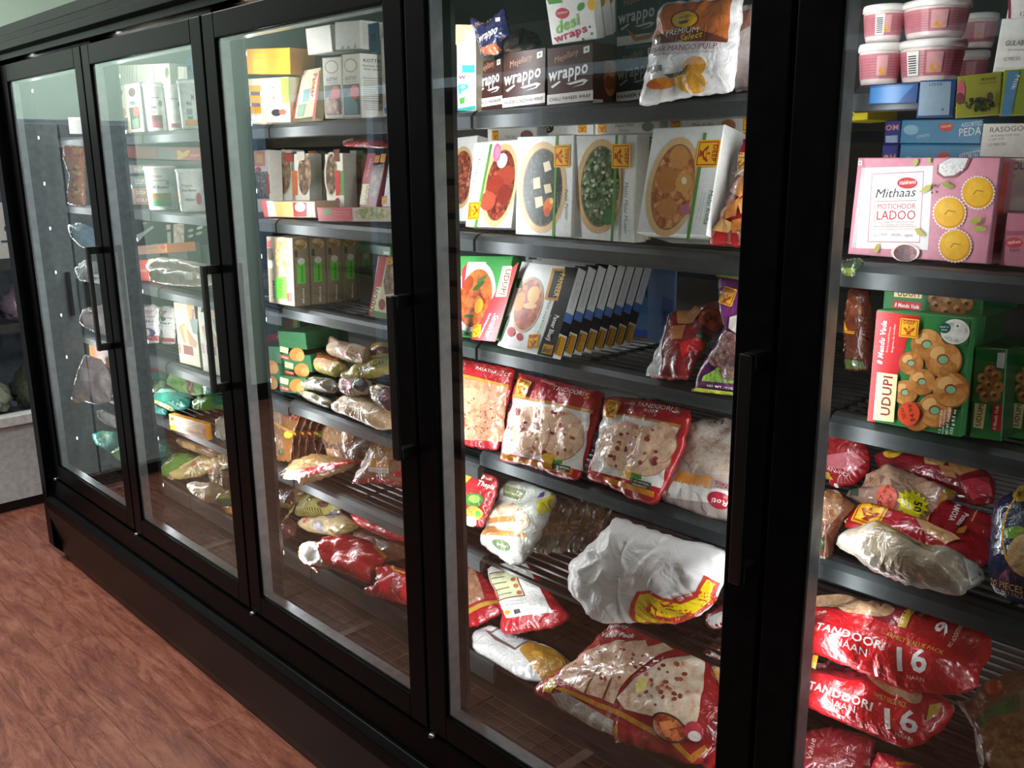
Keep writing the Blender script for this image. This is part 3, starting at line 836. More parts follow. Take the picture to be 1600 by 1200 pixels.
# second shelf: leaning curry cartons
zoom(680, 160, 2.857)
B_ = (3, 1); WHT = 'EDEFEA'
def curry(label, quad, title, tq, bowl, food, green, badge, extra=(), t=.034, brot=0, **k):
    a = [('e','D9B684',bowl[0],bowl[1],bowl[2],bowl[3],bowl[4]), ('e','8A6A44',bowl[0]+2,bowl[1],bowl[2]*.82,bowl[3]*.86,bowl[4]), ('e',food,bowl[0]+3,bowl[1],bowl[2]*.79,bowl[3]*.83,bowl[4])]
    a += list(extra)
    a += [('g','5A8F3A',green), ('t','3F5A4A',title,*tq,'i')]
    x0, y0_, x1, y1_, h = tq
    a += [('t','9AA09A','Traditional heat and serve entree',x0-22,y0_+10,x1-22,y1_-4,6,''), ('t','9AA09A','in a spiced creamy sauce',x0-34,y0_+14,x1-34,y1_-20,6,'')]
    a += [('l',badge[0],badge[1],badge[2],brot)]
    return box('curry_carton', label, 'carton', quad, B_, t, WHT, a, side='D9DAD2', **k)
F_RED = 'food:5A180E,A0402A,CC8050:120'
curry('white curry carton with red curry bowl, cut off by the door frame', [(40,190),(190,180),(150,555),(10,565)], 'Kofta Curry', (100,400,112,260,12), (118,335,55,140,5), F_RED, [(30,190),(38,190),(20,560),(12,560)], (60,480,.008), brot=90, y0=.262)
curry('upside-down white kofta curry carton leaning right', [(192,182),(365,170),(355,565),(118,558)], 'Kofta Curry', (178,360,206,250,13), (288,370,76,188,10), 'food:4E140C,8E3020,B86A48:110',
      [(246,186),(257,186),(186,560),(174,560)], (174,484,.018), brot=92,
      extra=[('e','9A3A28',320,330,34,50,20), ('e','8E2F20',270,370,38,46,20), ('e','A84A34',235,440,34,44,20), ('e','F0EDE6',300,260,22,34,15), ('e','7A2418',310,410,30,44,15), ('Se','F07090',277,225,17,42,5), ('Se','F48CA6',279,222,10,28,5)])
curry('white palak paneer carton with dark green curry', [(367,156),(620,145),(608,605),(357,590)], 'Palak Paneer', (580,388,580,526,14), (478,380,108,205,2), 'food:0C0E0C,1E281A,4A543C:150',
      [(540,150),(550,150),(533,600),(522,600)], (567,240,.0195), brot=-90,
      extra=[('g','E6D9BC',[(482,270),(510,260),(520,300),(490,312)]), ('g','E0CFA8',[(438,340),(468,332),(472,382),(440,388)]), ('g','DCCB9E',[(485,368),(515,362),(522,400),(492,408)]), ('g','E6D6B0',[(445,425),(478,418),(484,460),(450,474)]), ('e','E0722A',505,462,20,38,15), ('e','C9501E',500,490,14,20), ('e','F0C070',520,440,8,14)])
curry('white methi malai mutter carton with green pea curry', [(622,148),(900,140),(886,628),(613,605)], 'Methi Malai Mutter', (852,356,848,588,16), (735,375,106,212,3), 'food:26381A,557040,C4C8A8:120',
      [(812,146),(824,146),(801,620),(789,618)], (836,240,.020), brot=-90,
      extra=[('s',['C9CBB0','4A6A34','6F8F4A','2F4A24'],733,370,66,150,70,9,3), ('g','2E6A34',[(752,500),(775,470),(800,480),(785,515),(760,545),(748,530)]), ('g','3E7A40',[(755,520),(790,500),(800,540),(770,548)])])
box('curry_carton', 'cream-edged curry carton squeezed between methi and malai kofta cartons', 'carton', [(900,145),(962,148),(905,600),(887,600)], B_, .03, 'F2E9C8',
    [('e','7A9A50',955,200,16,40), ('l',898,566,.010,8), ('r','D9CFA8',915,300,925,420)], y0=.225)
curry('white malai kofta carton with orange curry', [(965,145),(1300,130),(1200,625),(907,612)], 'Malai Kofta', (1226,392,1200,545,18), (1060,378,112,228,12), 'food:9A4A22,CC8648,E6BC88:85',
      [(1200,136),(1214,136),(1134,625),(1120,622)], (1218,228,.0205), brot=-90,
      extra=[('e','C98A4A',1090,245,44,50,10), ('e','B9783A',1040,350,48,56,10), ('e','D09A58',1110,360,36,46,10), ('e','E8D8B8',1112,350,12,16), ('g','B86A88',[(1100,460),(1135,450),(1140,495),(1100,510)]), ('e','C08044',1040,470,44,40)], t=.10)
bag('samosa_bag', 'red samosa bag with yellow badge wedged beside the malai kofta carton', 'bag', [(1378,162),(1475,165),(1500,400),(1445,665),(1300,635),(1203,642),(1260,560),(1330,380)], B_, .02, 'A82424',
    [('g','8E1A20',[(1380,165),(1475,168),(1478,300),(1350,310)]), ('l',1392,278,.0145,-6,'F0C83A'), ('t','E8D0C0','DEEP',1372,258,1420,252,10,'b'),
     ('g','D08A4E',[(1330,400),(1400,340),(1450,390),(1400,440)]), ('g','C87C40',[(1300,500),(1400,440),(1380,520),(1310,540)]), ('g','D99A5E',[(1390,460),(1450,400),(1455,520),(1400,510)]), ('g','E0A868',[(1260,580),(1320,530),(1380,560),(1330,590)]), ('g','C07438',[(1360,540),(1440,520),(1440,600),(1350,590)]), ('g','D69458',[(1330,320),(1440,310),(1460,380),(1410,345)]),
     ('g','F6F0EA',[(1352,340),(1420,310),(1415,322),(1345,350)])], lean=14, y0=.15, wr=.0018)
# cartons lying in stacks behind the front row
def lying(label, quad, title, tq, t=.15, art=(), y0=.33, base=B_, pitch=.027, c='E8E9E2'):
    a = list(art)
    if title: a.append(('t','8A6A50',title,*tq,'i'))
    ob, fc = box('curry_carton', label+', top of its stack', 'carton', quad, base, t, c, a, y0=y0, lean=0, dz=0, group='cartons lying behind the upright curry cartons')
    stack(ob, fc, base, pitch, label+', lower in the stack', 'cartons lying behind the upright curry cartons')
lying('flat white kofta carton behind the upright cartons', [(232,116),(452,112),(455,178),(234,186)], 'Kofta Curry', (315,160,360,158,14), art=[('l',268,146,.010), ('e','8A3A2A',410,148,28,24)])
lying('flat dark-topped palak carton behind the upright cartons', [(458,82),(706,78),(708,140),(460,148)], '', None, art=[('e','1E2A1E',500,114,30,24), ('s',['E6D9BC'],500,112,20,16,6,5,2), ('l',658,110,.011)], y0=.36)
lying('flat white methi malai carton behind the upright cartons', [(712,82),(998,74),(1000,136),(713,143)], 'Methi Malai', (805,112,890,106,13), art=[('l',745,110,.011), ('e','4A6A3A',950,108,27,22), ('tf','8A6A50','Mutter',.4,.14,.56,.14,.2,'i')], y0=.36)
lying('flat white malai kofta carton behind the upright cartons', [(1036,78),(1480,68),(1484,130),(1036,138)], 'Malai Kofta', (1148,108,1240,104,15), art=[('l',1072,108,.011), ('e','C9805A',1310,102,33,26), ('l',1400,98,.011)], y0=.34)
zoom(680, 0, 2.857)
bag('dark_pouch', 'dark purple and magenta pouches tucked under the top shelf', 'pouch', [(1090,530),(1190,482),(1300,476),(1390,478),(1470,470),(1480,520),(1300,530),(1100,545)], 1.545, .015, '4A1E46', [('g','7A2A6A',[(1200,486),(1260,482),(1255,515),(1195,518)]), ('g','5A2A3E',[(1280,482),(1370,482),(1365,512),(1285,514)]), ('g','2A2E6A',[(1395,482),(1460,478),(1465,508),(1400,512)])], lean=20, y0=.36)

# third shelf
zoom(680, 380, 2.857)
C_ = (3, 2)
lying('flat white carton behind the sambhar and paneer cartons', [(402,48),(760,70),(762,110),(402,80)], '', None, art=[('l',543,76,.009), ('e','6A2A1A',590,82,26,18), ('r','2A2622',418,55,455,72), ('r','2A2622',636,70,674,86)], y0=.48, base=C_, t=.10)
box('sambhar_carton', 'red green and white sambhar carton leaning beside a paneer carton', 'carton', [(60,80),(366,80),(256,447),(20,420)], C_, .035, '3F8A48',
    [('g','F0EEE6',[(150,84),(225,84),(265,200),(240,330),(150,400),(110,380),(90,200)]), ('e','D9DAD2',178,240,88,158,12), ('e','food:7A2A14,B8602E,C97A3A:60',180,245,72,132,12), ('e','3A5A2A',195,190,34,10,-40), ('e','3A5A2A',150,325,22,8), ('e','F0A030',195,280,18,34,15), ('e','8A3A1A',150,180,20,36,20), ('e','4A6A34',210,160,30,8,-35),
     ('g','C03038',[(310,140),(374,85),(270,440),(160,430)]), ('g','F0E2B0',[(303,104),(345,102),(318,238),(270,240)]), ('t','6A2A2A','UDUPI',318,115,290,228,22,'b'), ('t','F2E4DC','Sambhar',266,312,220,420,24,'i'), ('t','F2E4DC','South Indian lentil stew',245,312,195,420,8,''),
     ('g','C03038',[(120,120),(145,84),(130,200),(120,200)]), ('l',186,392,.012,12)], y0=None)
def paneer(label, dx, dy, front=True, i=0):
    q = [(386+dx,86+dy),(640+dx,110+dy),(524+dx,512+dy),(276+dx,456+dy)]
    a = [('g','1A1A1C',[(580+dx,106+dy),(640+dx,110+dy),(524+dx,512+dy),(455+dx,496+dy)]),
         ('rf','C8902A',.80,.015,.97,.12), ('tf','3A1A0A','Bhurji',.815,.03,.955,.03,.06,'bi')]
    if front:
        a += [('e','B8A58A',412,275,66,128,15), ('e','food:7A2414,A8481E,D08A44:80',414,275,58,116,15), ('e','E0B070',440,230,26,40,15), ('e','C98040',380,260,20,44,15), ('e','D9B080',425,280,30,14),
              ('g','C8902A',[(525,112),(583,116),(548,258),(488,250)]), ('g','1A1A1C',[(535,124),(572,127),(542,246),(503,242)]), ('t','E8C070','PANEER',560,135,528,238,22,'b'),
              ('e','B0303A',340,395,18,22), ('e','B0303A',378,418,14,17), ('g','2F5A2A',[(365,160),(390,155),(388,200),(362,200)]), ('g','2F5A2A',[(320,330),(335,320),(325,360),(290,440),(285,430)]),
              ('t','F2F0EA','Paneer Bhurji',536,320,496,432,20,'b'), ('t','C9C9C4','Scrambled paneer curry',514,320,478,420,8,''),
              ('t','3F8A48','All natural',512,250,455,410,10,''), ('l',440,437,.0135,12)]
    ob, fc = box('paneer_carton', label, 'carton', q, C_, .023, 'E4E6E2', a, side='E6E8E4', group='paneer cartons filed upright in a row',
        sart=[('rf','22262E',0,.26,1,.40), ('rf','5A7CB8',0,.40,1,.50), ('rf','B0B4B8',.3,.55,.36,.85), ('rf','B0B4B8',.5,.55,.56,.78), ('rf','C8902A',.08,.03,.92,.24), ('tf','2A1408','PANEER',.3,.05,.3,.22,.045,'b')])
    return ob, fc
ordn = ['silver paneer carton with black edge in front of the filed row'] + ['silver paneer carton in the filed row, place %s behind the front one' % w_ for w_ in ('one', 'two', 'three', 'four', 'five', 'six', 'seven')]
pan0 = paneer(ordn[0], 0, 0)
for i in range(1, 8):
    c = pan0[0].copy(); col.objects.link(c); c['label'] = ordn[i]
    c.matrix_world = Matrix.Translation(Vector((0.002*i, 0.0262*i, 0.0)))@pan0[0].matrix_world
    for ch in pan0[0].children:
        k = ch.copy(); col.objects.link(k); k.parent = c
# blue cardboard tray behind them, print upside down
tr_ = empty('cardboard_tray', PZ(820, 470, SHZ[C_]+.002)); tag(tr_, 'blue cardboard shelf tray printed keep frozen behind the filed cartons', 'tray')
p0 = np.array(tr_.location); pr = PY(955, 470, .46)
def tray_panel(nm, c, quad3, art=()):
    a, b2, cc2, d2 = [np.array(q) for q in quad3]     # TL TR BR BL in metres
    x = cc2-d2; wd = np.linalg.norm(x); x /= wd; z = a-d2; z = z-(z@x)*x; h = np.linalg.norm(z); z /= h
    f = Face(d2, x, z, wd, h)
    b = MB(); b.box(0, wd, 0, .004, 0, h); o = b.build(nm, c)
    o.matrix_world = f.mw(); o.parent = tr_; o.matrix_parent_inverse = Matrix.Translation(-tr_.location)
    if art: add_art(o, f, art)
    return o
zs = SHZ[C_]+.002
yb = .43; xa = pan0[1].o[0]+.01; xb = PY(952, 300, yb)[0]; zt = zs+.17; xf = PY(1068, 250, .36)[0]
tray_panel('back_panel', '4F7FB0', [(xa, yb, zt), (xb, yb, zt), (xb, yb, zs), (xa, yb, zs)], [('rf','2450B0',0,.80,1,1), ('rf','2450B0',0,0,1,.08), ('tf','16202E','KEEP FRO',.97,.62,.05,.62,.14,'b')])
tray_panel('side_panel', '5B86B4', [(xb, yb-.002, zt+.02), (xf, .36, zt+.02), (xf, .36, zs), (xb, yb-.002, zs)], [('rf','3A5FA8',.55,.2,.95,.5), ('tf','1E2A3A','KEEP',.62,.27,.9,.27,.09,'b')])
bag('samosa_bag', 'crumpled red and silver samosa bag lying on the bare wires', 'bag', [(1082,312),(1180,280),(1300,262),(1320,330),(1240,400),(1200,470),(1130,610),(1020,608),(944,600),(1000,470)], C_, .028, '7E1E22',
    [('g','D9D9DA',[(1050,330),(1085,318),(1088,345),(1020,600),(946,598),(1000,480)]), ('t','8A8A8E','SAMOSA',1000,560,1062,345,16,'b'), ('g','B87A4E',[(1110,340),(1180,300),(1230,330),(1180,390),(1120,400)]), ('g','A0623A',[(1090,420),(1150,400),(1140,470),(1095,480)]), ('g','C01E24',[(1130,490),(1210,440),(1200,480),(1130,540)]),
     ('Se','C8502E',1250,365,44,30,-35), ('St','5A1A10','NEW',1232,372,1262,352,10,'b'), ('St','5A1A10','2.49',1236,388,1276,366,11,'b'), ('e','3A4A2E',1215,436,22,14,-30)], lean=42, wr=.0022, pleat=.003, yaw=-8, lift=.008)
bag('purple_snack_bag', 'purple and lime bag of brown snack balls standing by the frame', 'bag', [(1245,122),(1340,135),(1470,165),(1470,420),(1440,690),(1290,668),(1150,660),(1190,560),(1310,360)], C_, .024, '6A2A66',
    [('g','B9C43A',[(1246,125),(1470,165),(1470,185),(1256,150)]), ('l',1334,246,.014,-10,'F0B83A'), ('t','F6F0F6','T',1400,270,1440,275,36,'b'), ('t','C8E04A','S',1408,225,1440,228,20,'b'),
     ('g','D9CFC8',[(1350,340),(1440,310),(1440,420),(1390,420),(1350,390)]), ('g','8AB04A',[(1230,600),(1300,560),(1420,620),(1440,640),(1220,620)]),
     ('e','food:5A3A3A,7E5A58,A88A80:150:f',1350,450,46,44), ('e','food:5A3A3A,7E5A58,A88A80:150:f',1300,520,44,42), ('e','food:5A3A3A,7E5A58,A88A80:150:f',1375,530,46,46), ('e','food:6A4A46,8E6A64,B09488:150:f',1350,585,48,34), ('e','food:6A4A46,8E6A64,B09488:150:f',1410,480,34,44),
     ('g','B9C43A',[(1152,650),(1200,650),(1440,680),(1440,692),(1152,662)]), ('t','F0E8F0','NET WT. / POIDS NET',1235,644,1400,664,9,'b')], lean=16, yaw=0, wr=.0016)

# fourth shelf: flatbread packs
zoom(680, 540, 2.857)
D_ = (3, 3)
ROTI = 'food:8E4A2E,D9A888,E8C6A8,EBD0B4:38:f'
bag('paratha_pack', 'red paratha pack half hidden by the door frame', 'bag', [(100,55),(362,98),(345,200),(284,470),(200,462),(110,440)], D_, .016, 'A8242A',
    [('g','food:8A4A30,C08A68,D0A284:40:f',[(110,140),(335,190),(300,430),(110,420)]), ('g','C98A3A',[(110,122),(340,178),(338,192),(110,138)]), ('t','EADCD0','PARATHA',200,110,285,130,14,''), ('t','E8C8B8','2ct',305,138,350,140,22,'i'), ('e','D09A78',200,230,60,34,20), ('s',['8A3A22'],210,310,80,90,26,5,8), ('e','6A8A3A',150,350,10,24)], lean=18, y0=.165)
def roti(label, poly, q, seed, y0=None):
    """q: photo points of header band corners and window"""
    a = [('g','B3262C',q['head']), ('g','C98A44',q['trim']), ('g','E9E2DC',q['win'])]
    for (cx, cy, rx, ry, ro) in q['bread']: a += [('e','B98A6A',cx+3,cy+3,rx,ry,ro), ('e',ROTI,cx,cy,rx,ry,ro)]
    a += [('s',['8E4234','A85A3E','7A3438'],q['sp'][0],q['sp'][1],q['sp'][2],q['sp'][3],24,10,seed)]
    for (x, y_, r) in q['hot']: a.append(('e','94383A',x,y_,r,r*1.1))
    a += [('l',*q['badge'],'F0C030'), ('t','F0D9D4','Homestyle',*q['t0'],12,'i'), ('t','F4E8E2','TANDOORI',*q['t1'],20,''), ('t','F4E8E2','ROTI',*q['t2'],15,''), ('t','F0A85A','5',*q['t3'],26,'b')]
    a += [('g','D98A2E',q['lo']), ('e','E0B038',*q['lem']), ('g','4A8A34',q['leaf']), ('g','3A4A2E',q['nat']), ('t','EEEEDC','ALL NATURAL',*q['n1'],7,'b'), ('t','EEEEDC','PRODUCT',*q['n2'],7,'b')]
    return bag('roti_pack', label, 'bag', poly, D_, .020, 'B5282C', a, lean=24, wr=.0015, pleat=.0022, tb=.5, y0=y0)
roti('red tandoori roti pack beside the paratha pack', [(372,118),(560,160),(760,212),(740,320),(690,480),(640,606),(560,590),(400,530),(285,520),(300,420)],
     dict(head=[(374,122),(758,214),(722,296),(360,222)], trim=[(360,222),(722,296),(718,312),(357,238)], win=[(360,238),(712,308),(660,560),(310,480)],
          bread=[(560,400,120,120,10),(450,390,92,110,8)], sp=(500,400,150,120), hot=[(398,300,12),(425,375,11),(482,373,11),(520,490,13),(600,370,12),(565,310,9)], badge=(420,200,.0175,-4),
          t0=(500,170,560,190), t1=(552,206,690,236), t2=(583,232,636,246), t3=(692,246,712,250), lo=[(330,490),(640,560),(632,585),(318,512)],
          lem=(545,515,34,22,20), leaf=[(560,515),(600,520),(600,540),(552,535)], nat=[(552,532),(632,548),(628,575),(548,560)], n1=(566,548,628,562), n2=(560,562,612,572)), 5)
roti('red tandoori roti pack beside a clear bag of flatbread', [(768,225),(960,240),(1150,288),(1110,470),(1040,620),(985,716),(880,690),(760,620),(668,600),(710,470)],
     dict(head=[(770,230),(1146,290),(1108,362),(752,300)], trim=[(840,310),(1108,358),(1102,374),(835,326)], win=[(760,300),(1100,372),(1020,640),(710,560)],
          bread=[(960,480,110,110,14),(870,455,120,110,8),(1030,440,60,90,10)], sp=(900,460,150,110), hot=[(940,378,10),(985,430,11),(810,420,9),(850,470,10),(1010,520,9)], badge=(814,294,.0165,0),
          t0=(870,270,925,278), t1=(932,282,1076,300), t2=(968,308,1016,316), t3=(1082,306,1106,312), lo=[(780,590),(1005,660),(998,685),(770,610)],
          lem=(905,590,34,22,15), leaf=[(920,580),(965,590),(960,610),(915,602)], nat=[(914,600),(1000,625),(994,652),(910,630)], n1=(928,618,990,636), n2=(922,632,980,648)), 9)
bag('flatbread_bag', 'clear bag of white flatbreads with orange and pink label by the frame', 'bag', [(1150,330),(1290,318),(1400,345),(1385,600),(1365,800),(1200,770),(1000,692),(1060,560)], D_, .03, 'B9A8A0',
    [('g','C23A4A',[(1145,335),(1200,325),(1060,600),(1010,690),(1000,690)]), ('e','food:6A4A36,B89A84,D9CCC0,E6DED6:32:f',1260,440,120,90,20), ('e','food:8A6A54,C9B4A2,E0D6CC:32:f',1240,520,130,70,25), ('g','D98A34',[(1120,582),(1275,612),(1262,668),(1100,628)]), ('t','F4EEE8','CHAPATI',1238,655,1120,628,16,''), ('g','E6E0DA',[(1100,630),(1262,668),(1355,660),(1350,740),(1060,690)]), ('t','A03A4A','TAVA',1340,640,1290,628,18,'b'), ('t','A03A4A','WHEAT',1350,662,1285,648,12,''), ('e','B8283E',1300,714,50,34,8), ('t','F4E4DE','Roti',1338,720,1270,705,20,'bi'), ('t','8A2A3A','Premium',1000,682,1075,690,16,'i'), ('t','3A3230','12',1305,345,1265,340,22,'')], lean=34, wr=.0022, tb=.08, y0=.180)

# fifth shelf
zoom(680, 720, 2.857)
E_ = (3, 4)
bag('thepla_pack', 'red thepla pack with green and orange sticker beside a clear bag', 'bag', [(100,20),(145,15),(285,75),(275,160),(215,300),(160,290),(100,240)], E_, .012, 'A3242A',
    [('g','D9A63A',[(110,20),(175,28),(200,50),(150,110),(110,90)]), ('t','F2E6DC','Methi',222,80,262,92,12,'i'), ('t','F6EEE6','Thepla',205,106,272,130,20,'bi'), ('e','3F6A30',192,175,42,32), ('e','7AA04A',196,170,26,18), ('e','C9803A',185,235,36,34), ('Se','E0B030',203,236,24,24), ('Se','4AB040',206,236,13,13), ('e','D9C8B4',170,270,28,24)], lean=15, y0=.17)
bag('paratha_bag', 'clear bag of browned stuffed parathas leaning on its neighbours', 'bag', [(320,82),(420,95),(545,148),(520,230),(460,360),(395,462),(330,470),(300,440),(200,372),(230,280)], E_, .026, 'C9CCC2',
    [('g','6F7A4E',[(335,118),(425,140),(400,185),(320,160)]), ('t','C9CFB0','NATURAL',335,150,405,170,9,'b'), ('e','food:A8602E,D9C8A8,E9E2D2:45:f',345,260,110,70,15), ('g','B9783E',[(250,268),(400,258),(430,280),(260,290)]), ('g','C08446',[(245,310),(420,330),(440,350),(240,340)]), ('g','A86A34',[(260,300),(300,300),(330,330),(270,330)]), ('g','D9C83A',[(485,190),(540,150),(520,230),(490,250)]), ('g','5A3A7A',[(480,150),(500,140),(500,165),(478,175)]), ('e','5F7448',320,385,40,22,20), ('t','E8ECD8','pav',300,380,345,398,14,'b')], lean=28, wr=.0028, pleat=.003)
for i in range(4):
    x = 470+i*62; y_ = 170-i*4
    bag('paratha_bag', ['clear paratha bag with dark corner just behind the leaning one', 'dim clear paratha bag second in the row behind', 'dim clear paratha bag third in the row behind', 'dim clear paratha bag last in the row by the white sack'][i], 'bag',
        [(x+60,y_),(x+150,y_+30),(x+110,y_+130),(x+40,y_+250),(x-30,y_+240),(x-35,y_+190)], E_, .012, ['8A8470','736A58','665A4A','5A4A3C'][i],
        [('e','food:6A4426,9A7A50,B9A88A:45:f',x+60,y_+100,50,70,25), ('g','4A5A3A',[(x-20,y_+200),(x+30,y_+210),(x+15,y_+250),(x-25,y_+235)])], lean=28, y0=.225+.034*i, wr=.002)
sack, sf_ = bag('shopping_sack', 'bulging crumpled white plastic sack with yellow printed corner', 'bag', [(812,250),(950,300),(1100,350),(1200,370),(1320,408),(1300,500),(1270,600),(1190,690),(1080,725),(930,722),(740,726),(650,640),(592,540),(610,450),(720,350)], E_, .055, 'w:E9E8E6',
    [('g','w:C23424',[(905,708),(985,562),(1040,556),(1090,590),(1150,612),(1210,585),(1240,500),(1282,545),(1262,620),(1180,690),(1080,728),(930,726)]), ('g','w:F2D414',[(930,715),(996,575),(1035,570),(1085,602),(1150,626),(1216,598),(1246,520),(1270,545),(1250,612),(1175,680),(1080,715)]),
     ('t','w:C23424','DEEP',1085,635,1240,590,26,'b'), ('g','w:C23424',[(1018,640),(1040,610),(1058,640),(1050,670),(1085,690),(1150,680),(1180,655),(1160,695),(1090,712),(1030,690)]), ('g','w:F2D414',[(1034,655),(1042,628),(1050,650),(1046,672)])], lean=10, y0=.118, wr=.0012, pleat=.004, power=2.4, tb=.45, nr=34, nth=140, crease=[(905,360,880,640,-.010,.006),(925,360,900,640,.006,.006),(600,540,800,430,.005,.005),(620,600,780,620,.003,.005),(700,380,840,400,.005,.006),(860,300,960,520,.005,.006),(1050,360,960,520,.005,.005),(1100,390,1000,560,.004,.005),(1150,420,1200,520,.005,.006),(1300,430,1180,480,.004,.005),(780,540,840,470,.004,.004),(760,700,860,620,.003,.005)])
bag('red_pack', 'dark red and white pack poking out below the white sack', 'bag', [(1205,690),(1345,610),(1350,690),(1330,740),(1250,755),(1210,740)], (3,5), .02, '8E1E26', [('g','D9D4D0',[(1225,715),(1340,665),(1335,735),(1250,752)])], lean=30, y0=.24)

# lowest shelf
F5 = (3, 5)
bag('naan_bag', 'red flatbread bag lying half behind the door frame', 'bag', [(60,450),(180,460),(290,600),(300,680),(200,735),(60,770)], F5, .02, 'B0222A', [('g','food:8A3A26,C08A6A,D9B498:40:f',[(80,500),(190,490),(240,630),(90,690)]), ('g','C9A03A',[(100,700),(290,625),(292,640),(110,722)])], lean=45)
bag('back_label_pack', 'red pack turned over to show its white back label', 'bag', [(225,482),(300,452),(415,455),(560,640),(620,700),(550,740),(340,778),(288,765),(300,690)], F5, .022, 'B3202A',
    [('g','ECEAE6',[(232,484),(300,462),(415,462),(545,688),(335,712)]), ('g','8A4A2E',[(250,510),(385,500),(425,615),(300,635)]), ('g','D9DCB0',[(256,515),(380,506),(418,611),(305,628)]), ('rf','7A8060',.12,.86,.36,.865)]+
    [('g','6E7258',[(268+i*9,536+i*24),(335+i*10,530+i*23),(337+i*10,534+i*23),(270+i*9,540+i*24)]) for i in range(4)]+[('e','B0643A',376+i*12,545+i*28,12,9) for i in range(3)]+
    [('t','6A6A6A','Ingredients wheat flour water oil',315,650,410,640,6,''), ('t','6A6A6A','salt sugar yeast spices',320,664,420,652,6,''), ('g','3A3A3A',[(378,680),(402,676),(405,694),(380,698)]), ('e','D9A020',345,690,12,9)], lean=38, wr=.0014, y0=.23)
zoom(680, 920, 2.857)
bag('tiled_print_bag', 'white bag with grey panels and mustard end lying on the rail', 'bag', [(160,200),(240,160),(420,230),(520,260),(610,325),(560,390),(470,420),(380,400),(250,320),(165,270)], F5, .02, 'C9C8C6',
    [('g','6A5A54',[(200,170),(300,190),(440,255),(370,300),(280,250)]), ('g','D0CFCE',[(215,175),(290,192),(262,208),(195,190)]), ('g','C2C2C4',[(300,198),(425,250),(372,290),(262,218)]), ('g','A87A2A',[(430,255),(520,275),(608,328),(560,385),(480,410),(390,300)]), ('e','C89A3A',470,320,26,16,20)], lean=62, y0=.2)
bag('value_pack_bag', 'big red family value pack of browned parathas with a butter pat', 'bag', [(790,145),(900,170),(1080,240),(1210,300),(1300,500),(1318,640),(1240,745),(1165,795),(1040,745),(840,690),(600,560),(405,445),(560,370),(660,280)], F5, .036, 'A61F24',
    [('t','F6EDE6','Family',778,195,880,192,20,'bi'), ('t','F6EDE6','Value Pack',755,228,912,246,22,'bi'),
     ('g','C9C2BC',[(540,490),(610,490),(820,610),(800,660),(700,620),(560,530)]), ('g','D98A2E',[(800,650),(840,610),(832,690),(806,688)]), ('g','E0B030',[(505,440),(560,420),(575,460),(540,490),(500,470)]),
     ('g','CC8A2A',[(560,470),(600,470),(850,570),(1100,700),(1165,770),(1150,785),(1080,715),(840,590)])]+
    [('g',ROTI,p) for p in ([(575,420),(600,350),(700,290),(760,270),(700,380),(640,460)], [(640,465),(680,370),(760,280),(840,258),(880,262),(760,370),(700,500)], [(700,500),(760,370),(850,280),(960,250),(975,285),(850,400),(780,520)], [(775,520),(840,400),(940,300),(1040,262),(1082,290),(960,380),(860,480),(830,545)])]+
    [('g','7A3A26',[(700,505),(760,372),(766,376),(710,508)]), ('g','7A3A26',[(640,465),(690,368),(697,370),(650,470)]), ('g','7A3A26',[(775,522),(842,400),(849,402),(785,526)]),
     ('g','food:A05A3A,DDB898,EBDCC4,EFE4D0:26:f',[(845,520),(930,440),(1060,350),(1170,308),(1215,340),(1218,480),(1195,620),(1130,640),(1000,600),(880,570)]),
     ('s',['8E3A2A','A8543A','7A2E26'],1040,470,150,120,30,11,4), ('s',['8E3A2A','A8543A'],820,380,170,80,26,9,6), ('g','F0DF80',[(938,470),(960,446),(1002,450),(980,500),(945,508)]),
     ('e','3A2A22',1080,660,84,58,30), ('e','food:8A2E1A,C96A3A,D99A5A:60:f',1080,660,74,50,30), ('g','E08A4A',[(1040,635),(1095,625),(1100,660),(1055,670)]), ('e','C23A4A',1188,670,42,40), ('e','E8E0DA',1190,690,28,20), ('g','D98A2E',[(1150,775),(1225,718),(1235,740),(1165,792)])], lean=48, wr=.0022, pleat=.003, tb=.35, y0=.125)
bag('extra_filling_bag', 'dim bag with round brown extra filling badge behind the value pack', 'bag', [(1190,290),(1260,215),(1345,200),(1345,560),(1250,585),(1215,470)], F5, .022, '6A4A38', [('e','6A2A1E',1285,295,62,56), ('t','F0E4DC','extra',1245,282,1322,300,20,'b'), ('t','F0E4DC','filling',1252,304,1300,318,14,'b'), ('e','food:8A4A2E,C09A78,D9BC9C:38:f',1280,450,60,100), ('g','D99A2E',[(1260,375),(1330,372),(1330,392),(1275,388)])], lean=30, y0=.235)
bag('red_corner_bag', 'bright red bag corner with white script by the frame', 'bag', [(1240,640),(1320,545),(1370,540),(1370,840),(1220,820),(1180,780),(1235,730)], F5, .016, 'C8242A', [('t','F6E4DE','Pav',1255,680,1300,610,22,'bi')], lean=35, y0=.118)

# ------------------------------------------------------------------ bay of sweets (fifth door)
zoom(1230, 0, 4.286)
A = (4, 0)
PK = 'B05A66'
def sweet_tub(label, u, v, w_, h, y, base, bar=None):
    art = [('r','B4606E',-1.5,.12,1.5,.9), ('s',), ]
    art = [('r','C07880',-1.9,.1,1.9,.92)]
    for j in range(7): art.append(('r','A04858',-1.7,.2+.09*j,1.7,.215+.09*j))
    art.append(('r','D9A0A0',-.15,.2,.35,.85)); art.append(('e','E0A030',.12,.35,.16,.12))
    if bar is not None:
        art.append(('r','ECE8E2',bar-.22,.12,bar+.22,.9))
        for j in range(8): art.append(('r','2A2626',bar-.15,.2+.075*j,bar+.15,.235+.075*j))
    return tub('sweet_tub', label, 'tub', u, v, y, w_, h, base, 'm:E8D8D2:0.25:0', 'm:EAE6DE:0.3:0', art, lidh=.2, flare=1.16, group='pink wrapped sweet tubs')
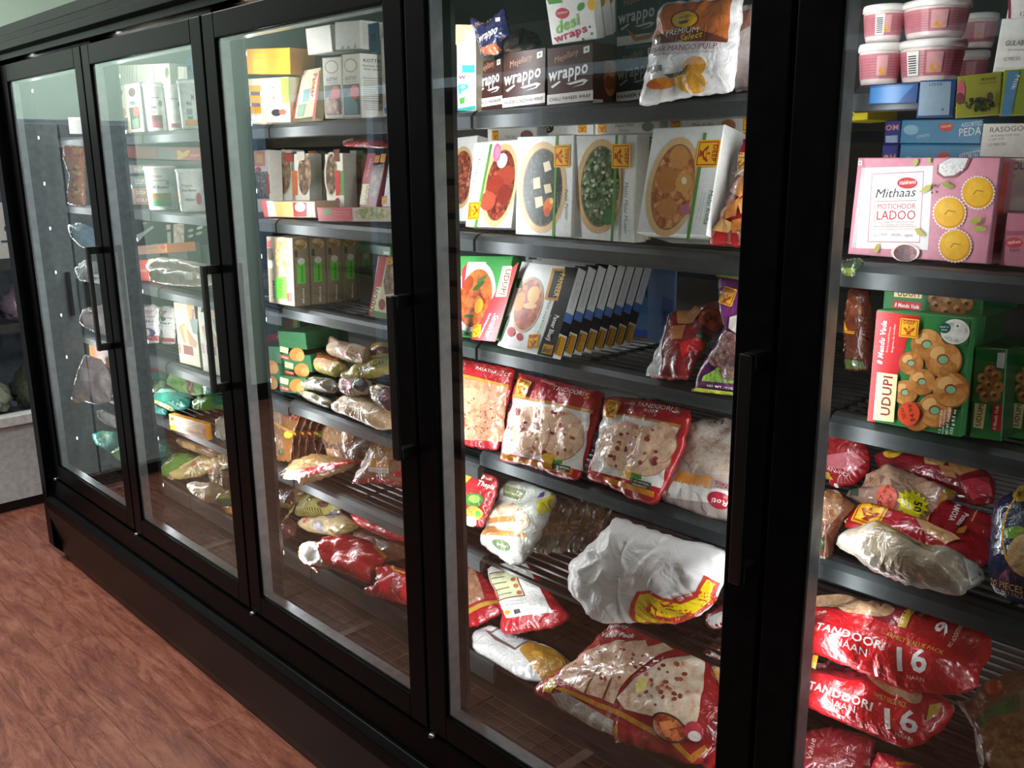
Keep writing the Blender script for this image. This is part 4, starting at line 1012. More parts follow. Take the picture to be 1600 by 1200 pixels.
t1 = sweet_tub('pink sweet tub with barcode at the base of the wrapped pile', 955, 520, 400, 268, .24, A, -.62)
zt_ = SHZ[A]+.001+268/4.286*((PY(955,520,.24)-CAM)@FW)/FPX
t2 = sweet_tub('pink sweet tub at the base of the pile beside the mullion', 612, 550, 270, 262, .22, A)
sweet_tub('pink sweet tub at the base of the pile, behind the others', 1215, 480, 230, 240, .40, A)
sweet_tub('pink sweet tub with orange mark set on the barcode tub', 985, 250, 410, 235, .24, zt_+.002)
sweet_tub('pink sweet tub with barcode set on the tub by the mullion', 640, 260, 262, 230, .22, zt_+.002, -.2)
sweet_tub('pink sweet tub set on the tub at the back of the pile', 1270, 235, 240, 215, .40, zt_+.002)
box('sweets_carton', 'white gulab jamun carton on the top shelf', 'carton', [(1405,205),(1720,190),(1715,560),(1390,560)], A, .06, 'ECE9E0',
    [('t','7A6A62','GULAB JAMUN',1460,308,1720,300,36,''), ('t','8A8078','Soft dumplings in sugar syrup',1478,340,1715,332,12,''), ('t','6A605A','12 PIECES',1450,408,1560,402,22,''), ('r','D8D6CC',1395,450,1700,470)], y0=.19, side='8A2A44', lean=2)
box('sweets_carton', 'white carton with maroon edge set above a gulab jamun carton', 'carton', [(1480,-60),(1720,-70),(1720,190),(1470,200)], A, .08, 'E6E3DA', [('r','8A1E3A',1480,-60,1497,190), ('t','6A605A','12',1560,108,1600,105,28,'')], y0=.23, lean=0, dz=0, side='7A1E34')
B4 = (4, 1)
GB = 'cartons stacked behind the pink ladoo carton'
def back(label, quad, c, art, y0, t=.12, pitch=.06, **k):
    ob, fc = box('sweets_carton', label, 'carton', quad, B4, t, c, art, y0=y0, lean=0, dz=0, **k)
    ob['label'] = label
    stack(ob, fc, B4, pitch, label+', lower', GB)
def card(label, quad, c, art): box('shelf_card', label, 'label card', quad, A, .002, c, art, y0=.148, lean=0, dz=0)
card('blue shelf-edge card clipped on the rail below the pink tubs', [(548,570),(880,552),(876,690),(545,700)], '183A66', [('g','2A5A88',[(560,590),(850,570),(740,690),(555,690)])])
card('blue shelf-edge card with white panel below the pink tubs', [(884,540),(1128,530),(1122,785),(868,790)], '183A66', [('g','7A8C9A',[(895,548),(1100,545),(1085,770),(876,775)]), ('t','3A4A5A','USSE',950,575,1040,570,16,'b'), ('e','4A5A6A',1042,732,10,9)])
card('olive shelf-edge card with dark leaf picture beside the blue card', [(1134,520),(1440,470),(1420,778),(1128,785)], '8E8E34', [('t','5A4A1E','ROSE',1300,540,1400,530,14,'b'), ('t','5A4A1E','FLAVOUR',1290,565,1400,556,12,''), ('e','B85A6A',1165,600,28,60), ('e','6A3A3A',1158,660,30,40), ('s',['20241A','2E3820','3E4E2A'],1290,700,90,42,40,16,5), ('e','4A3E34',1365,645,22,28)])
card('green shelf-edge card with blue milk band beside the olive card', [(1444,470),(1690,455),(1680,770),(1424,778)], '8A9A34', [('g','5A8AB0',[(1480,480),(1560,476),(1500,774),(1430,776)]), ('t','DDE6EA','Milk',1535,500,1500,600,24,'b')])
back('purple blue carton lettered home behind the ladoo carton', [(650,810),(762,805),(758,960),(652,965)], '2C2E72', [('t','C88A7A','OM',660,874,745,868,34,'b'), ('g','8A9AB0',[(660,910),(740,905),(740,955),(660,955)])], .32)
back('light blue assorted peda carton behind the ladoo carton', [(768,803),(1310,795),(1300,965),(752,960)], '3F8AB0', [('e','C83A2A',1065,850,50,30), ('t','F6D8B0','Haldi',1030,858,1100,848,16,'bi'), ('t','E6EEF0','ASSORTED',1165,852,1310,838,28,''), ('t','F0F4F4','PEDA',1152,915,1300,900,52,''), ('e','8AB8C8',830,870,50,34), ('t','BFD8E0','creamy',870,925,960,910,26,'i')], .30)
back('white rasogolla carton behind the ladoo carton', [(1312,830),(1720,822),(1715,1060),(1285,1048)], 'E8E5D8', [('t','6A5A50','RASOGOLLA',1358,888,1680,868,34,''), ('t','7A706A','soft dumplings of milk cheese',1358,915,1560,905,12,''), ('t','7A706A','in sugar syrup',1350,940,1450,932,12,''), ('t','5A504A','12 PIECES',1348,978,1465,972,16,'')], .27)
box('yellow_carton', 'small yellow carton with purple logo beside the mullion', 'carton', [(345,735),(540,716),(536,800),(345,818)], B4, .1, 'C9B82A', [('e','5A3A7A',400,770,45,26), ('t','E8E0F0','Mo',375,778,428,770,22,'b')], y0=.3, lean=0, dz=0)
zoom(1230, 230, 4.286)
box('ladoo_carton', 'pink motichoor ladoo carton with three yellow sweets', 'carton', [(476,70),(1432,68),(1335,782),(404,716)], B4, .055, 'D68FA0',
    [('g','C6C2C4',[(500,140),(978,124),(942,688),(430,672)]), ('g','EDEBE8',[(525,138),(978,124),(942,688),(462,676)]), ('g','C98A98',[(568,178),(918,160),(890,640),(538,636)]), ('g','EDEBE8',[(573,184),(912,167),(884,634),(545,630)]),
     ('e','CE3A3E',806,240,68,38), ('t','F6E6E0','Haldirams',752,252,862,242,24,'bi'), ('t','3A3638','Mithaas',592,340,862,328,58,'i'), ('t','C23A42','MOTICHOOR',606,414,860,412,34,''), ('t','C23A42','LADOO',600,486,858,484,60,''),
     ('t','A05A5E','Our traditional Indian treat made',605,506,852,504,10,''), ('t','A05A5E','from chickpea flour and saffron',625,524,845,522,10,''), ('r','A05A5E',575,530,868,533), ('t','8A6A6A','Best to enjoy this dessert at room temperature',575,552,858,550,7,''), ('t','8A6A6A','VEG',575,598,610,598,12,''), ('t','8A6A6A','12 PIECES',615,592,670,592,14,''), ('t','8A6A6A','FROZEN',700,594,760,594,14,''), ('t','8A6A6A','SERVES',790,598,845,598,14,''),
     ('g','8A5A5E',[(588,362),(870,356),(870,359),(588,365)]), ('t','A05A5E','SAFFRON FLAVOURED',590,520,596,375,10,'')]+
    [q for cx, cy in ((1280,305),(1090,440),(1128,660)) for q in (('b','F6E6D8',cx,cy,118,106,30), ('e','D9901E',cx,cy,104,104), ('e','EBB22C',cx-4,cy-6,96,96), ('e','F0BE3E',cx-20,cy-24,50,46), ('g','B8761A',[(cx-35,cy+10),(cx-10,cy-20),(cx+40,cy-10),(cx+38,cy-4),(cx-8,cy-12),(cx-28,cy+16)]))]+
    [('g','8A5A5E',[(1010,120),(1090,72),(1235,72),(1200,150),(1120,205),(1050,210),(1005,180)]), ('g','E6E4E2',[(1022,115),(1095,74),(1215,74),(1190,140),(1120,188),(1055,195),(1018,165)]), ('s',['F4F2F0','C9C6C6'],1110,130,80,50,40,8,6),
     ('g','B9B44A',[(890,300),(940,255),(972,250),(965,285),(920,308)]), ('g','8A9A3A',[(1040,240),(1080,232),(1125,265),(1100,278),(1055,262)]), ('g','A8B04A',[(1225,505),(1250,475),(1310,470),(1300,500),(1260,515)]), ('g','A8B04A',[(1245,535),(1300,525),(1345,545),(1330,565),(1270,560)]), ('g','B9A84A',[(862,545),(890,540),(935,590),(925,602),(880,585)]), ('g','C0B060',[(585,690),(610,650),(632,645),(625,690),(600,715)]), ('g','A8B04A',[(850,90),(880,76),(890,100),(862,138)]), ('g','A8B04A',[(940,76),(968,72),(970,100),(958,112)]),
     ('e','F0DCD4',800,705,96,60), ('e','food:3E1014,6A2228,9A4A4A:160',800,708,78,56), ('g','ECECEA',[(487,92),(512,92),(512,120),(486,120)]), ('e','4A6A4A',499,106,6,6), ('e','5A4A46',1000,258,14,9), ('e','5A4A46',1012,300,10,8), ('e','5A4A46',980,305,8,8)], side='C87A8E',
    sart=[('rf','E05A50',.2,.45,.6,.95), ('ef','CE3A3E',.45,.3,.22,.09)])
box('sweets_carton', 'second pink sweets carton lying open behind the ladoo carton', 'carton', [(1460,80),(1700,85),(1690,420),(1400,420)], B4, .05, '3A2226', [('t','D8D0D0','Soan',1535,170,1640,165,30,'b')], y0=.3, lean=0, dz=0)
box('sweets_carton', 'pale pink sweets carton standing beside the ladoo carton', 'carton', [(1478,420),(1720,425),(1690,800),(1420,760)], B4, .05, 'C07A88', [('e','CE4A4E',1520,640,60,36), ('t','F0DCD8','Haldirams',1478,650,1565,640,20,'bi'), ('t','4A3A3E','haas',1490,700,1560,695,24,'i'), ('r','A85A6A',1470,560,1700,590)], y0=.225, lean=0)
bag('snack_pouch', 'small green and black pouch by the mullion under the ladoo carton', 'pouch', [(345,760),(490,742),(515,770),(470,880),(375,870),(330,800)], 1.30, .012, '3A4A34', [('g','7A8A3A',[(375,820),(475,825),(465,875),(375,865)])], lean=20, y0=.16)
zoom(1230, 420, 4.286)
C4 = (4, 2)
def vada(c, x, y, r, hole='7FB088'): return [('e','9A5A2A',x+.04*r,y+.04*r,r,r*.97), ('e','food:A8662C,C98844,D9A05E:60',x,y,r*.96,r*.93), ('e','E0AE6C',x-.3*r,y-.35*r,r*.42,r*.3,-30), ('e','8A4A20',x,y,r*.33,r*.28), ('e',hole,x+.02*r,y+.03*r,r*.26,r*.21)]
GRN = '2E7A3C'
a = [('g','C8242A',[(600,282),(895,318),(800,480),(740,720),(640,700),(590,1025),(537,1018)]), ('t','F6EAE4','8 Mendu Vada',636,640,668,350,34,'bi'), ('t','F2DCD4','Savory Lentil Fritters',672,560,696,390,12,''), ('t','F2DCD4','Beignets de lentilles',708,560,728,372,12,'')]
for x, y, r in ((935,505,110),(830,630,84),(1045,605,126),(790,825,86),(905,755,92),(870,985,100),(990,945,118),(1098,805,124)): a += vada('', x, y, r)
a += [('g','F0E0A8',[(608,690),(745,708),(718,1026),(580,1008)]), ('t','8A2A3A','UDUPI',690,985,712,722,60,'b'), ('g','8A6A3A',[(612,880),(606,1000),(609,1000),(615,880)]),
      ('g','3A6A44',[(1140,345),(1225,350),(1215,500),(1165,515),(1060,500),(1040,440),(1040,345)]), ('e','E6E2DA',1130,420,98,84), ('e','food:B8B4A4,D9D6CA,ECEAE4:90',1132,425,84,70), ('e','1E5A4A',1060,395,42,36), ('t','E6F0EA','Ready to',1030,392,1088,392,10,'b'), ('t','E6F0EA','Heat',1040,412,1078,412,10,'b'), ('g','E8ECE4',[(1128,362),(1168,364),(1166,402),(1126,400)]), ('e','3A8A4A',1147,382,9,9),
      ('g','E8B81E',[(782,336),(870,342),(868,455),(768,448)]), ('l',822,396,.0125,0), ('t','F2F6EE','12 PIECES',1032,1100,1050,945,14,''), ('t','F2F6EE','KEEP FROZEN',1052,1104,1070,945,10,''), ('t','F2F6EE','NET WT. POIDS NET',1082,1108,1106,925,16,'b'), ('t','F2F6EE','232 g 8.2 oz',1112,1108,1140,940,18,'b'),
      ('Se','E8502E',822,968,74,78,10), ('St','3A1A1A','NEW',806,1000,790,925,26,''), ('St','3A1A1A','$4.99',866,1020,845,905,30,'')]
box('vada_carton', 'green and red lentil fritter carton with orange price sticker', 'carton', [(600,280),(1248,335),(1150,1135),(535,1018)], C4, .045, GRN, a, side='3E8A4C')
a = [('g','F0E0A8',[(722,112),(908,124),(900,200),(715,186)]), ('t','8A3A2A','UDUPI',740,182,885,188,42,'b'), ('g','C8242A',[(712,210),(896,228),(890,290),(708,268)]), ('t','F6EAE4','8 Mendu Vada',720,252,882,268,26,'bi')]
for x, y, r in ((985,195,45),(1058,175,45),(1145,190,46),(1000,245,46),(1088,228,46),(1205,232,46),(1150,275,50),(1068,290,52)): a += vada('', x, y, r, '5A4A2A')
box('vada_carton', 'green fritter carton lying behind and above the one with a price sticker', 'carton', [(656,105),(1325,152),(1292,332),(632,282)], 1.33, .14, GRN, a, y0=.26, dz=0, lean=0, side='2E6A38')
box('vada_carton', 'green fritter carton holding up the lying one at the back', 'carton', [(660,350),(1270,360),(1270,1000),(660,960)], C4, .1, '24582E', [('rf','1E4A28',.1,.2,.9,.8)], y0=.44, lean=0)
for i, (dx, w_) in enumerate(((0, 1), (255, 1))):
    a = [('g','D8DAD2',[(1410+dx,562),(1462+dx,562),(1452+dx,668),(1402+dx,660)]), ('g','F0E0A8',[(1258+dx,898),(1335+dx,908),(1312+dx,1072),(1245+dx,1060)]), ('t','8A3A2A','UDUPI',1292+dx,1055,1318+dx,912,32,'b'), ('g','C8242A',[(1380+dx,905),(1442+dx,912),(1430+dx,1090),(1368+dx,1080)]), ('t','F6EAE4','8 Mendu Vada',1398+dx,1078,1418+dx,920,22,'bi')]
    for x, y, r in ((1358,680,40),(1312,730,40),(1400,715,42),(1352,775,42),(1302,805,38),(1418,790,40),(1330,850,44),(1392,845,44)): a += vada('', x+dx, y, r, '5A4A2A')
    box('vada_carton', ['green fritter carton standing on its side next to the price sticker carton', 'green fritter carton standing on its side by the dark pouches'][i], 'carton', [(1258+dx,530),(1472+dx,540),(1432+dx,1165),(1222+dx,1128)], C4, .13, GRN, a, side='1E4A2A')
bag('brown_pouch', 'dim brown pouch with yellow badge in the gap by the mullion', 'pouch', [(415,120),(560,140),(590,400),(560,690),(400,690),(380,400)], C4, .02, '5A2A1E', [('l',450,385,.011), ('e','food:5A2A1A,7A3A22,8E5A34:60:f',480,300,70,120), ('g','4A5A2A',[(400,600),(540,620),(540,670),(395,670)]), ('g','D9D9D0',[(402,535),(420,537),(418,556),(400,554)])], lean=8, y0=.3)
zoom(1230, 230, 4.286)
zoom(1230, 660, 4.286)
D4 = (4, 3)
bag('parotta_bag', 'red and pink parotta bag folded beside the mullion', 'bag', [(285,40),(500,100),(560,200),(560,330),(460,420),(300,440),(240,300)], D4, .02, '9A1E24', [('g','C86A74',[(285,230),(470,200),(540,270),(480,330),(300,310)]), ('t','F0D8D4','AN-PO',285,320,430,372,24,''), ('g','C8A030',[(250,330),(300,340),(330,390),(265,380)]), ('e','F6E4DE',340,425,16,14)], lean=20, y0=.3, lift=.1)
bag('roti_bag', 'clear bag of brown rotis with red foot beside the mullion', 'bag', [(255,440),(340,470),(470,560),(400,620),(310,800),(310,980),(260,1035),(210,1020),(220,700)], D4, .02, '7A4A34', [('e','food:6A3A20,9A6A48,B08A6A:45:f',310,560,80,110), ('g','3A5A2A',[(235,770),(285,770),(285,850),(230,850)]), ('t','E8E4DC','NATURAL',225,900,290,915,14,'b'), ('g','C8242A',[(212,950),(300,960),(300,1000),(258,1032),(212,1018)]), ('g','D98A2E',[(216,930),(300,945),(298,962),(216,950)])], lean=18, y0=.17)
bag('samosa_bag', 'samosa bag with yellow badge at the back of the pile', 'bag', [(560,210),(700,185),(940,240),(1200,270),(1330,320),(1400,400),(1380,560),(1250,560),(900,420),(620,330)], D4, .02, '8E1A26', [('e','E8C030',722,222,68,42), ('t','A8321A','DEEP',690,235,756,225,20,'b'), ('g','D0A06A',[(930,255),(1100,270),(1060,330),(950,320)]), ('g','C08A54',[(1090,290),(1250,300),(1320,330),(1180,400),(1120,360)]), ('g','B87A4A',[(1040,320),(1130,340),(1160,420),(1060,390)]), ('g','C83A4A',[(1180,440),(1360,380),(1380,500),(1250,540)])], lean=40, y0=.31)
bag('samosa_bag', 'samosa bag with a yellow fifty burst and red price sticker', 'bag', [(570,330),(680,275),(900,370),(1145,468),(1060,600),(940,720),(850,690),(640,640),(480,540),(350,460),(420,480),(500,470)], D4, .024, 'B08A7A',
    [('g','food:9A6A4A,C8A084,D9B8A0:26:f',[(530,350),(700,330),(1000,450),(940,520),(700,480),(500,450)]), ('g','8E6A5A',[(640,400),(690,420),(650,470)]), ('g','8E6A5A',[(720,440),(800,480),(740,500)]), ('g','8E6A5A',[(560,380),(600,400),(560,430)]), ('g','C9983A',[(1080,480),(1140,470),(970,716),(934,706)]), ('g','3A4A3A',[(430,475),(500,480),(490,525),(425,500)]),
     ('b','EFE62A',862,600,108,74,14), ('t','2A2A1A','50',878,575,872,650,44,'b'), ('t','4A4A2A','PIECE VALUE PACK',840,555,835,630,12,'b'), ('t','4A4A2A','SAMOSAS',810,560,812,615,10,'b'), ('Se','F06A5A',694,552,76,66,20), ('St','4A1A14','NEW',700,600,745,555,24,''), ('St','4A1A14','$7.99',640,590,725,500,26,'')], lean=45, y0=.245, wr=.0022)
bag('samosa_bag', 'big red potato samosa bag lying across the shelf', 'bag', [(370,640),(480,540),(620,600),(930,700),(1080,530),(1395,640),(1350,780),(1345,960),(1200,990),(1000,900),(700,780),(440,730),(390,735)], D4, .024, 'B0222C',
    [('l',572,650,.022,-8,'F0B81E'), ('g','C9983A',[(930,700),(965,640),(985,650),(960,735)]), ('g','A01E2C',[(1000,620),(1100,560),(1210,640),(1140,790),(990,720)]), ('t','F2E0DC','Potato',1195,645,1140,735,34,'bi'), ('t','F2E0DC','SAMOSA',1150,570,1090,705,36,'b'), ('g','D9A878',[(880,720),(960,740),(1120,820),(1180,860),(1080,890),(930,800)]), ('g','C89058',[(980,780),(1080,820),(1050,860),(960,810)]), ('g','D08A2A',[(1165,770),(1215,740),(1205,810),(1150,820)]), ('g','D0A870',[(1240,700),(1300,590),(1305,596),(1250,705)]), ('t','F0D8B0','A',400,700,420,670,20,'b')], lean=55, y0=.185, wr=.002)
bag('tortilla_bag', 'clear bag of stacked pale tortillas hanging over the rail', 'bag', [(310,800),(420,722),(600,720),(800,800),(1020,890),(1320,990),(1330,1060),(1210,1110),(1190,1172),(1050,1140),(800,1090),(560,990),(430,880),(330,830)], D4, .042, 'A89C8C',
    [('g','food:7A6444,B8A078,D0BC94:40:f',[(590,760),(800,840),(1010,960),(1000,985),(760,900),(600,850)]), ('g','food:8A7A64,C0AE94,D9CCB8:20:f',[(540,850),(780,920),(1000,1000),(1190,1040),(1190,1140),(900,1100),(640,1010)]), ('g','E6E4E0',[(1190,1000),(1310,1000),(1325,1060),(1230,1105)])]+[('g','8A7040',[(600+8*i,765+14*i),(800,838+14*i),(1000-6*i,945+9*i),(998-6*i,949+9*i),(800,843+14*i),(600+8*i,769+14*i)]) for i in range(5)]+[('g','F0EEEA',[(660,755),(940,850),(1200,955),(1200,965),(930,862),(655,768)])], lean=62, y0=.12, wr=.0025, tb=.3)
bag('navy_bag', 'navy and gold bag of flatbread lettered twenty pieces', 'bag', [(1380,560),(1480,470),(1640,420),(1800,430),(1800,1220),(1500,1200),(1380,1150),(1340,980)], D4, .03, '1A2148',
    [('e','D99A2A',1700,720,220,330,8), ('e','2A3A4A',1700,720,205,312,8), ('g','7AA03A',[(1490,720),(1600,700),(1720,760),(1600,790),(1500,780)]), ('e','food:9A6A3A,CBA878,DDC49A:40:f',1690,900,170,150,10), ('e','C8A030',1590,480,60,60), ('t','2A2A1A','S',1560,500,1590,505,30,'b'), ('t','D9B850','20 PIECES',1375,1085,1600,1150,44,''), ('t','B89A40','FAMILY PACK',1420,1140,1600,1185,28,'')], lean=20, y0=.15)
zoom(1230, 920, 4.286)
E4 = (4, 4)
def naan(label, poly, q, y0, lean, dz_, **k):
    a = [('g','8A2430',q['top']), ('g','C9A03A',q['trim'])]
    for e in q['bread']: a += [('e','food:8A4A30,C9A07A,DFC6A6:34:f',*e)]
    a += [('g','CE2028',q['face']), ('t','F6EDE8','TANDOORI',*q['t1'],46,'b'), ('t','F6EDE8','NAAN',*q['t2'],36,''), ('t','F0C050','FAMILY VALUE PACK',*q['t3'],32,''), ('t','F6F2EE','16',*q['t4'],118,'b'), ('t','E8B0A0','NAAN',*q['t5'],20,'b'), ('t','F6E6E0','Clay Oven',*q['t6'],24,'i')]
    a += q.get('x', [])
    return bag('naan_pack', label, 'bag', poly, E4, .042, 'C01E26', a, lean=lean, y0=y0, wr=.0018, pleat=.002, tb=.6, **k)
naan('red tandoori naan pack lower of the two', [(60,500),(150,540),(560,560),(900,660),(1130,760),(1120,830),(1040,940),(930,1030),(800,1075),(500,950),(150,800),(40,760)],
     dict(top=[(100,480),(560,560),(900,760),(600,700),(100,600)], trim=[(980,830),(1060,800),(1030,870),(950,930)], bread=[(720,690,170,70,30),(860,760,90,60,40)], face=[(60,600),(150,610),(400,660),(620,740),(850,860),(960,930),(930,1020),(800,1070),(500,945),(150,795),(50,760)],
          t1=(170,710,608,890), t2=(292,820,490,890), t3=(628,800,830,860), t4=(690,985,900,1000), t5=(750,1025,850,1045), t6=(120,595,260,600), x=[('t','B88A8A','Family',270,530,320,470,30,'i'), ('t','E0A850','Clay',500,570,545,578,14,'b')]), .135, 48, 0)
naan('red tandoori naan pack lying on top of the other', [(60,120),(190,150),(500,80),(920,150),(1375,305),(1380,420),(1295,540),(1290,650),(1160,712),(800,690),(400,520),(180,430),(40,400)],
     dict(top=[(190,150),(500,90),(915,170),(790,350),(500,250)], trim=[(850,180),(918,172),(835,352),(775,340)], bread=[(560,190,200,80,12),(340,110,200,70,5)], face=[(60,160),(190,155),(420,220),(780,345),(1100,470),(1280,560),(1285,650),(1160,708),(800,685),(400,515),(180,425),(50,395)],
          t1=(228,340,690,500), t2=(355,440,560,515), t3=(705,410,1075,528), t4=(765,600,970,625), t5=(820,645,935,665), t6=(170,240,300,230),
          x=[('t','F6EDE8','16',1110,240,1010,350,80,'b'), ('t','E0B050','NAAN',935,280,965,225,20,'b'), ('t','F0D0C0','NO ADDITIVES',1120,465,1215,325,24,'b'), ('g','D99A30',[(165,530),(180,450),(215,460),(190,540)])]), .15, 50, 0, lift=.07)
bag('clear_bread_bag', 'clear bag of spiced bread with white torn edge by the naan packs', 'bag', [(1130,740),(1210,770),(1290,650),(1450,560),(1700,540),(1800,700),(1800,1240),(1380,1240),(1270,1060),(1260,950)], E4, .03, '8A6A44',
    [('g','E4E0DA',[(1130,745),(1200,760),(1320,1000),(1340,1080),(1300,1240),(1265,1060),(1255,940)]), ('g','3A6A34',[(1290,880),(1420,760),(1600,700),(1600,820),(1400,860),(1320,940)]), ('e','food:4A2E1A,7A5430,A88A50:55:f',1520,1000,180,140), ('e','C8602E',1400,660,80,50)], lean=25, y0=.2)
F4 = (4, 5)
bag('value_pack_bag', 'red value pack with upright script beside the mullion at the bottom', 'bag', [(80,960),(300,920),(600,1000),(560,1240),(300,1280),(60,1240)], F4, .02, '8A2028', [('t','E0B8B0','Family',130,1120,150,1000,36,'i'), ('t','E0B8B0','Value',190,1160,215,1020,40,'i')], lean=40, y0=.26)
bag('naan_bag', 'bright red bag with orange trim at the bottom of the sweets bay', 'bag', [(565,1190),(610,1090),(700,1110),(900,1190),(1000,1260),(900,1420),(560,1400)], F4, .025, 'B4202A', [('g','D98A2E',[(750,1190),(830,1175),(880,1200),(760,1215)])], lean=45, y0=.2)

zoom(0, 0, 1)
box('tape_strip', 'thin orange tape strip on the mullion beside the pink tubs', 'tape', [(1334,14),(1340,14),(1332,145),(1324,145)], 1.6, .0015, 'E0882A', [('rf','EE9A3A',.2,.02,.8,.98)], y0=.0835, lean=0, dz=0)

# ------------------------------------------------------------------ third door: paneer and dosa cartons
zoom(350, 0, 4.571)
A = (2, 0)
box('cheese_carton', 'small white and yellow banded carton under the orange carton', 'carton', [(158,552),(288,552),(300,878),(178,882)], A, .08, 'E6DCC0', [('g','E8A820',[(160,610),(262,610),(262,655),(165,655)]), ('g','E8A820',[(168,680),(264,682),(264,735),(170,735)]), ('g','E8A820',[(172,758),(266,758),(266,810),(174,812)]), ('g','6A4A6A',[(190,655),(258,655),(258,682),(192,682)]), ('g','6A4A6A',[(195,735),(262,736),(262,760),(200,760)]), ('g','F4F0E8',[(176,830),(270,822),(275,876),(180,880)])], y0=.2, lean=0)
ob, fc = box('cheese_carton', 'white and lime carton with a dark mascot-free crest under the orange carton', 'carton', [(290,553),(462,553),(470,870),(312,878)], A, .06, 'F0EAD0', [('g','BFD04A',[(400,555),(460,555),(466,740),(420,740)]), ('g','8AB83A',[(430,560),(460,560),(466,720),(445,730)]), ('t','A86A4A','MILKY MIST',340,620,350,740,16,'b'), ('e','3A3038',375,805,36,26), ('e','C86A5A',420,800,26,20)], y0=.185, lean=0)
ob['label'] = 'white and lime carton with a dark round crest under the orange carton'
zt = fc.o[2]+fc.h
box('cheese_carton', 'bright orange carton with printed panel lying on top of two cartons', 'carton', [(142,365),(470,362),(472,545),(150,550)], zt+.001, .07, 'F0A21E', [('g','F6B43A',[(200,378),(300,376),(305,520),(210,524)]), ('t','A86A10','Nutrition Facts',205,388,290,384,8,''), ('t','A86A10','Serving size about four per pack',330,395,455,392,6,''), ('t','A86A10','Ingredients milk',345,412,440,410,6,''), ('r','A86A10',205,400,300,402), ('r','A86A10',215,490,305,492), ('t','A86A10','KEEP COLD',240,420,300,418,8,'b')], y0=.185, lean=0, side='C87F14')
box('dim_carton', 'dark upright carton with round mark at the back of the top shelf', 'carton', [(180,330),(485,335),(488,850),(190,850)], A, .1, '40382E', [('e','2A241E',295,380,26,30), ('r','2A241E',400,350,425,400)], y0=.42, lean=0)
box('paneer_carton', 'pale carton with red stripe and slanted paneer lettering', 'carton', [(560,530),(690,500),(640,858),(490,868)], A, .03, 'C9C4A4', [('g','C23A34',[(680,505),(690,502),(650,858),(630,858)]), ('g','B03A34',[(548,535),(560,532),(500,866),(490,868)]), ('t','B0342E','Paneer',640,530,618,700,26,'b'), ('g','7A9A9A',[(570,640),(620,630),(600,720),(560,730)]), ('g','8AA08A',[(530,750),(590,740),(570,830),(520,840)])], y0=.19)
box('paneer_carton', 'tan carton with red band leaning behind the paneer carton', 'carton', [(500,400),(690,405),(700,850),(520,850)], A, .06, '8A6A44', [('g','A03A2E',[(600,410),(690,405),(680,500),(600,490)]), ('g','C8A84A',[(520,410),(600,405),(605,470),(540,480)])], y0=.28, lean=0)
def tall(label, quad, pic, y0=.18, **k):
    TL, TR, BR, BL = quad
    def L(u, v): return tuple((TL[i]+(TR[i]-TL[i])*u)*(1-v)+(BL[i]+(BR[i]-BL[i])*u)*v for i in (0, 1))
    w_ = TR[0]-TL[0]; h = BL[1]-TL[1]
    a = [('e','B89A6A',*L(.5,.2),w_*.36,h*.11), ('e','EDE6D2',*L(.5,.2),w_*.3,h*.09), ('t','4A3A32','KOTTAY',*L(.2,.43),*L(.8,.42),h*.05,'b'), ('t','8A5A4A','white halwa',*L(.18,.47),*L(.82,.46),h*.02,''),
         ('g','3A3A34',[L(.06,.5),L(.94,.49),L(.94,.97),L(.08,.98)]), ('g',pic,[L(.1,.72),L(.4,.62),L(.8,.8),L(.8,.96),L(.12,.97)]), ('e','F06048',*L(.66,.62),w_*.24,h*.11)]
    return box('halwa_carton', label, 'carton', quad, A, .075, 'E2DCCB', a, y0=y0, **k)
tall('tall cream carton with red fruit picture', [(697,395),(832,385),(850,830),(722,832)], 'food:8A3A2A,C89A8A,E0C8B8:60')
_, fc = tall('tall cream carton with teal picture and printed side', [(836,382),(966,370),(985,832),(852,832)], '5A8A8A', side='E6E2D8', lean=0,
     sart=[('tf','3A3632','KOTTAY',.12,.87,.85,.87,.05,'b'), ('tf','5A544E','Nutrition Facts',.1,.80,.8,.80,.03,'b'), ('tf','5A544E','Valeur nutritive',.1,.75,.8,.75,.03,'b')]+[('rf','4A4642',.08,.62-.18*i,.92,.628-.18*i) for i in range(3)]+[('rf','A8A49A',.1,.58-.035*i,.85-.1*(i % 3),.592-.035*i) for i in range(14)])
zt = fc.o[2]+fc.h
box('white_carton', 'blank white carton resting on a tall cream carton, set back', 'carton', [(580,205),(758,175),(776,368),(600,396)], zt, .07, 'D8D6CA', [('rf','C9C6BA',.02,.02,.98,.06)], y0=.22, side='C4C0B2', dz=0)
box('white_carton', 'white carton with printed side resting across the tall cream cartons', 'carton', [(786,158),(970,143),(978,348),(800,357)], zt, .10, 'DCDACE', [('g','7AA0A0',[(830,350),(850,325),(860,348)]), ('g','7AA0A0',[(875,348),(890,322),(905,346)]), ('g','7AA0A0',[(925,346),(940,300),(945,344)])], y0=.19, lean=0, side='D0CCC0', dz=0,
    sart=[('rf','6A665E',.5,.05,.52,.95)]+[('rf','A8A49A',.06,.88-.06*i,.46-.06*(i % 4),.90-.06*i) for i in range(13)]+[('rf','A8A49A',.56,.88-.06*i,.94-.06*(i % 3),.90-.06*i) for i in range(13)])
box('blue_picture_carton', 'grey carton with red letter and blue base by the door frame', 'carton', [(1118,262),(1215,255),(1225,825),(1135,832)], A, .06, 'B9B4A8', [('e','C0A040',1180,340,22,36), ('g','4A6AA8',[(1145,770),(1215,765),(1218,805),(1148,810)]), ('t','B83A3A','A',1165,765,1205,760,50,'b'), ('e','9A8A6A',1168,560,34,50)], y0=.215, lean=0)
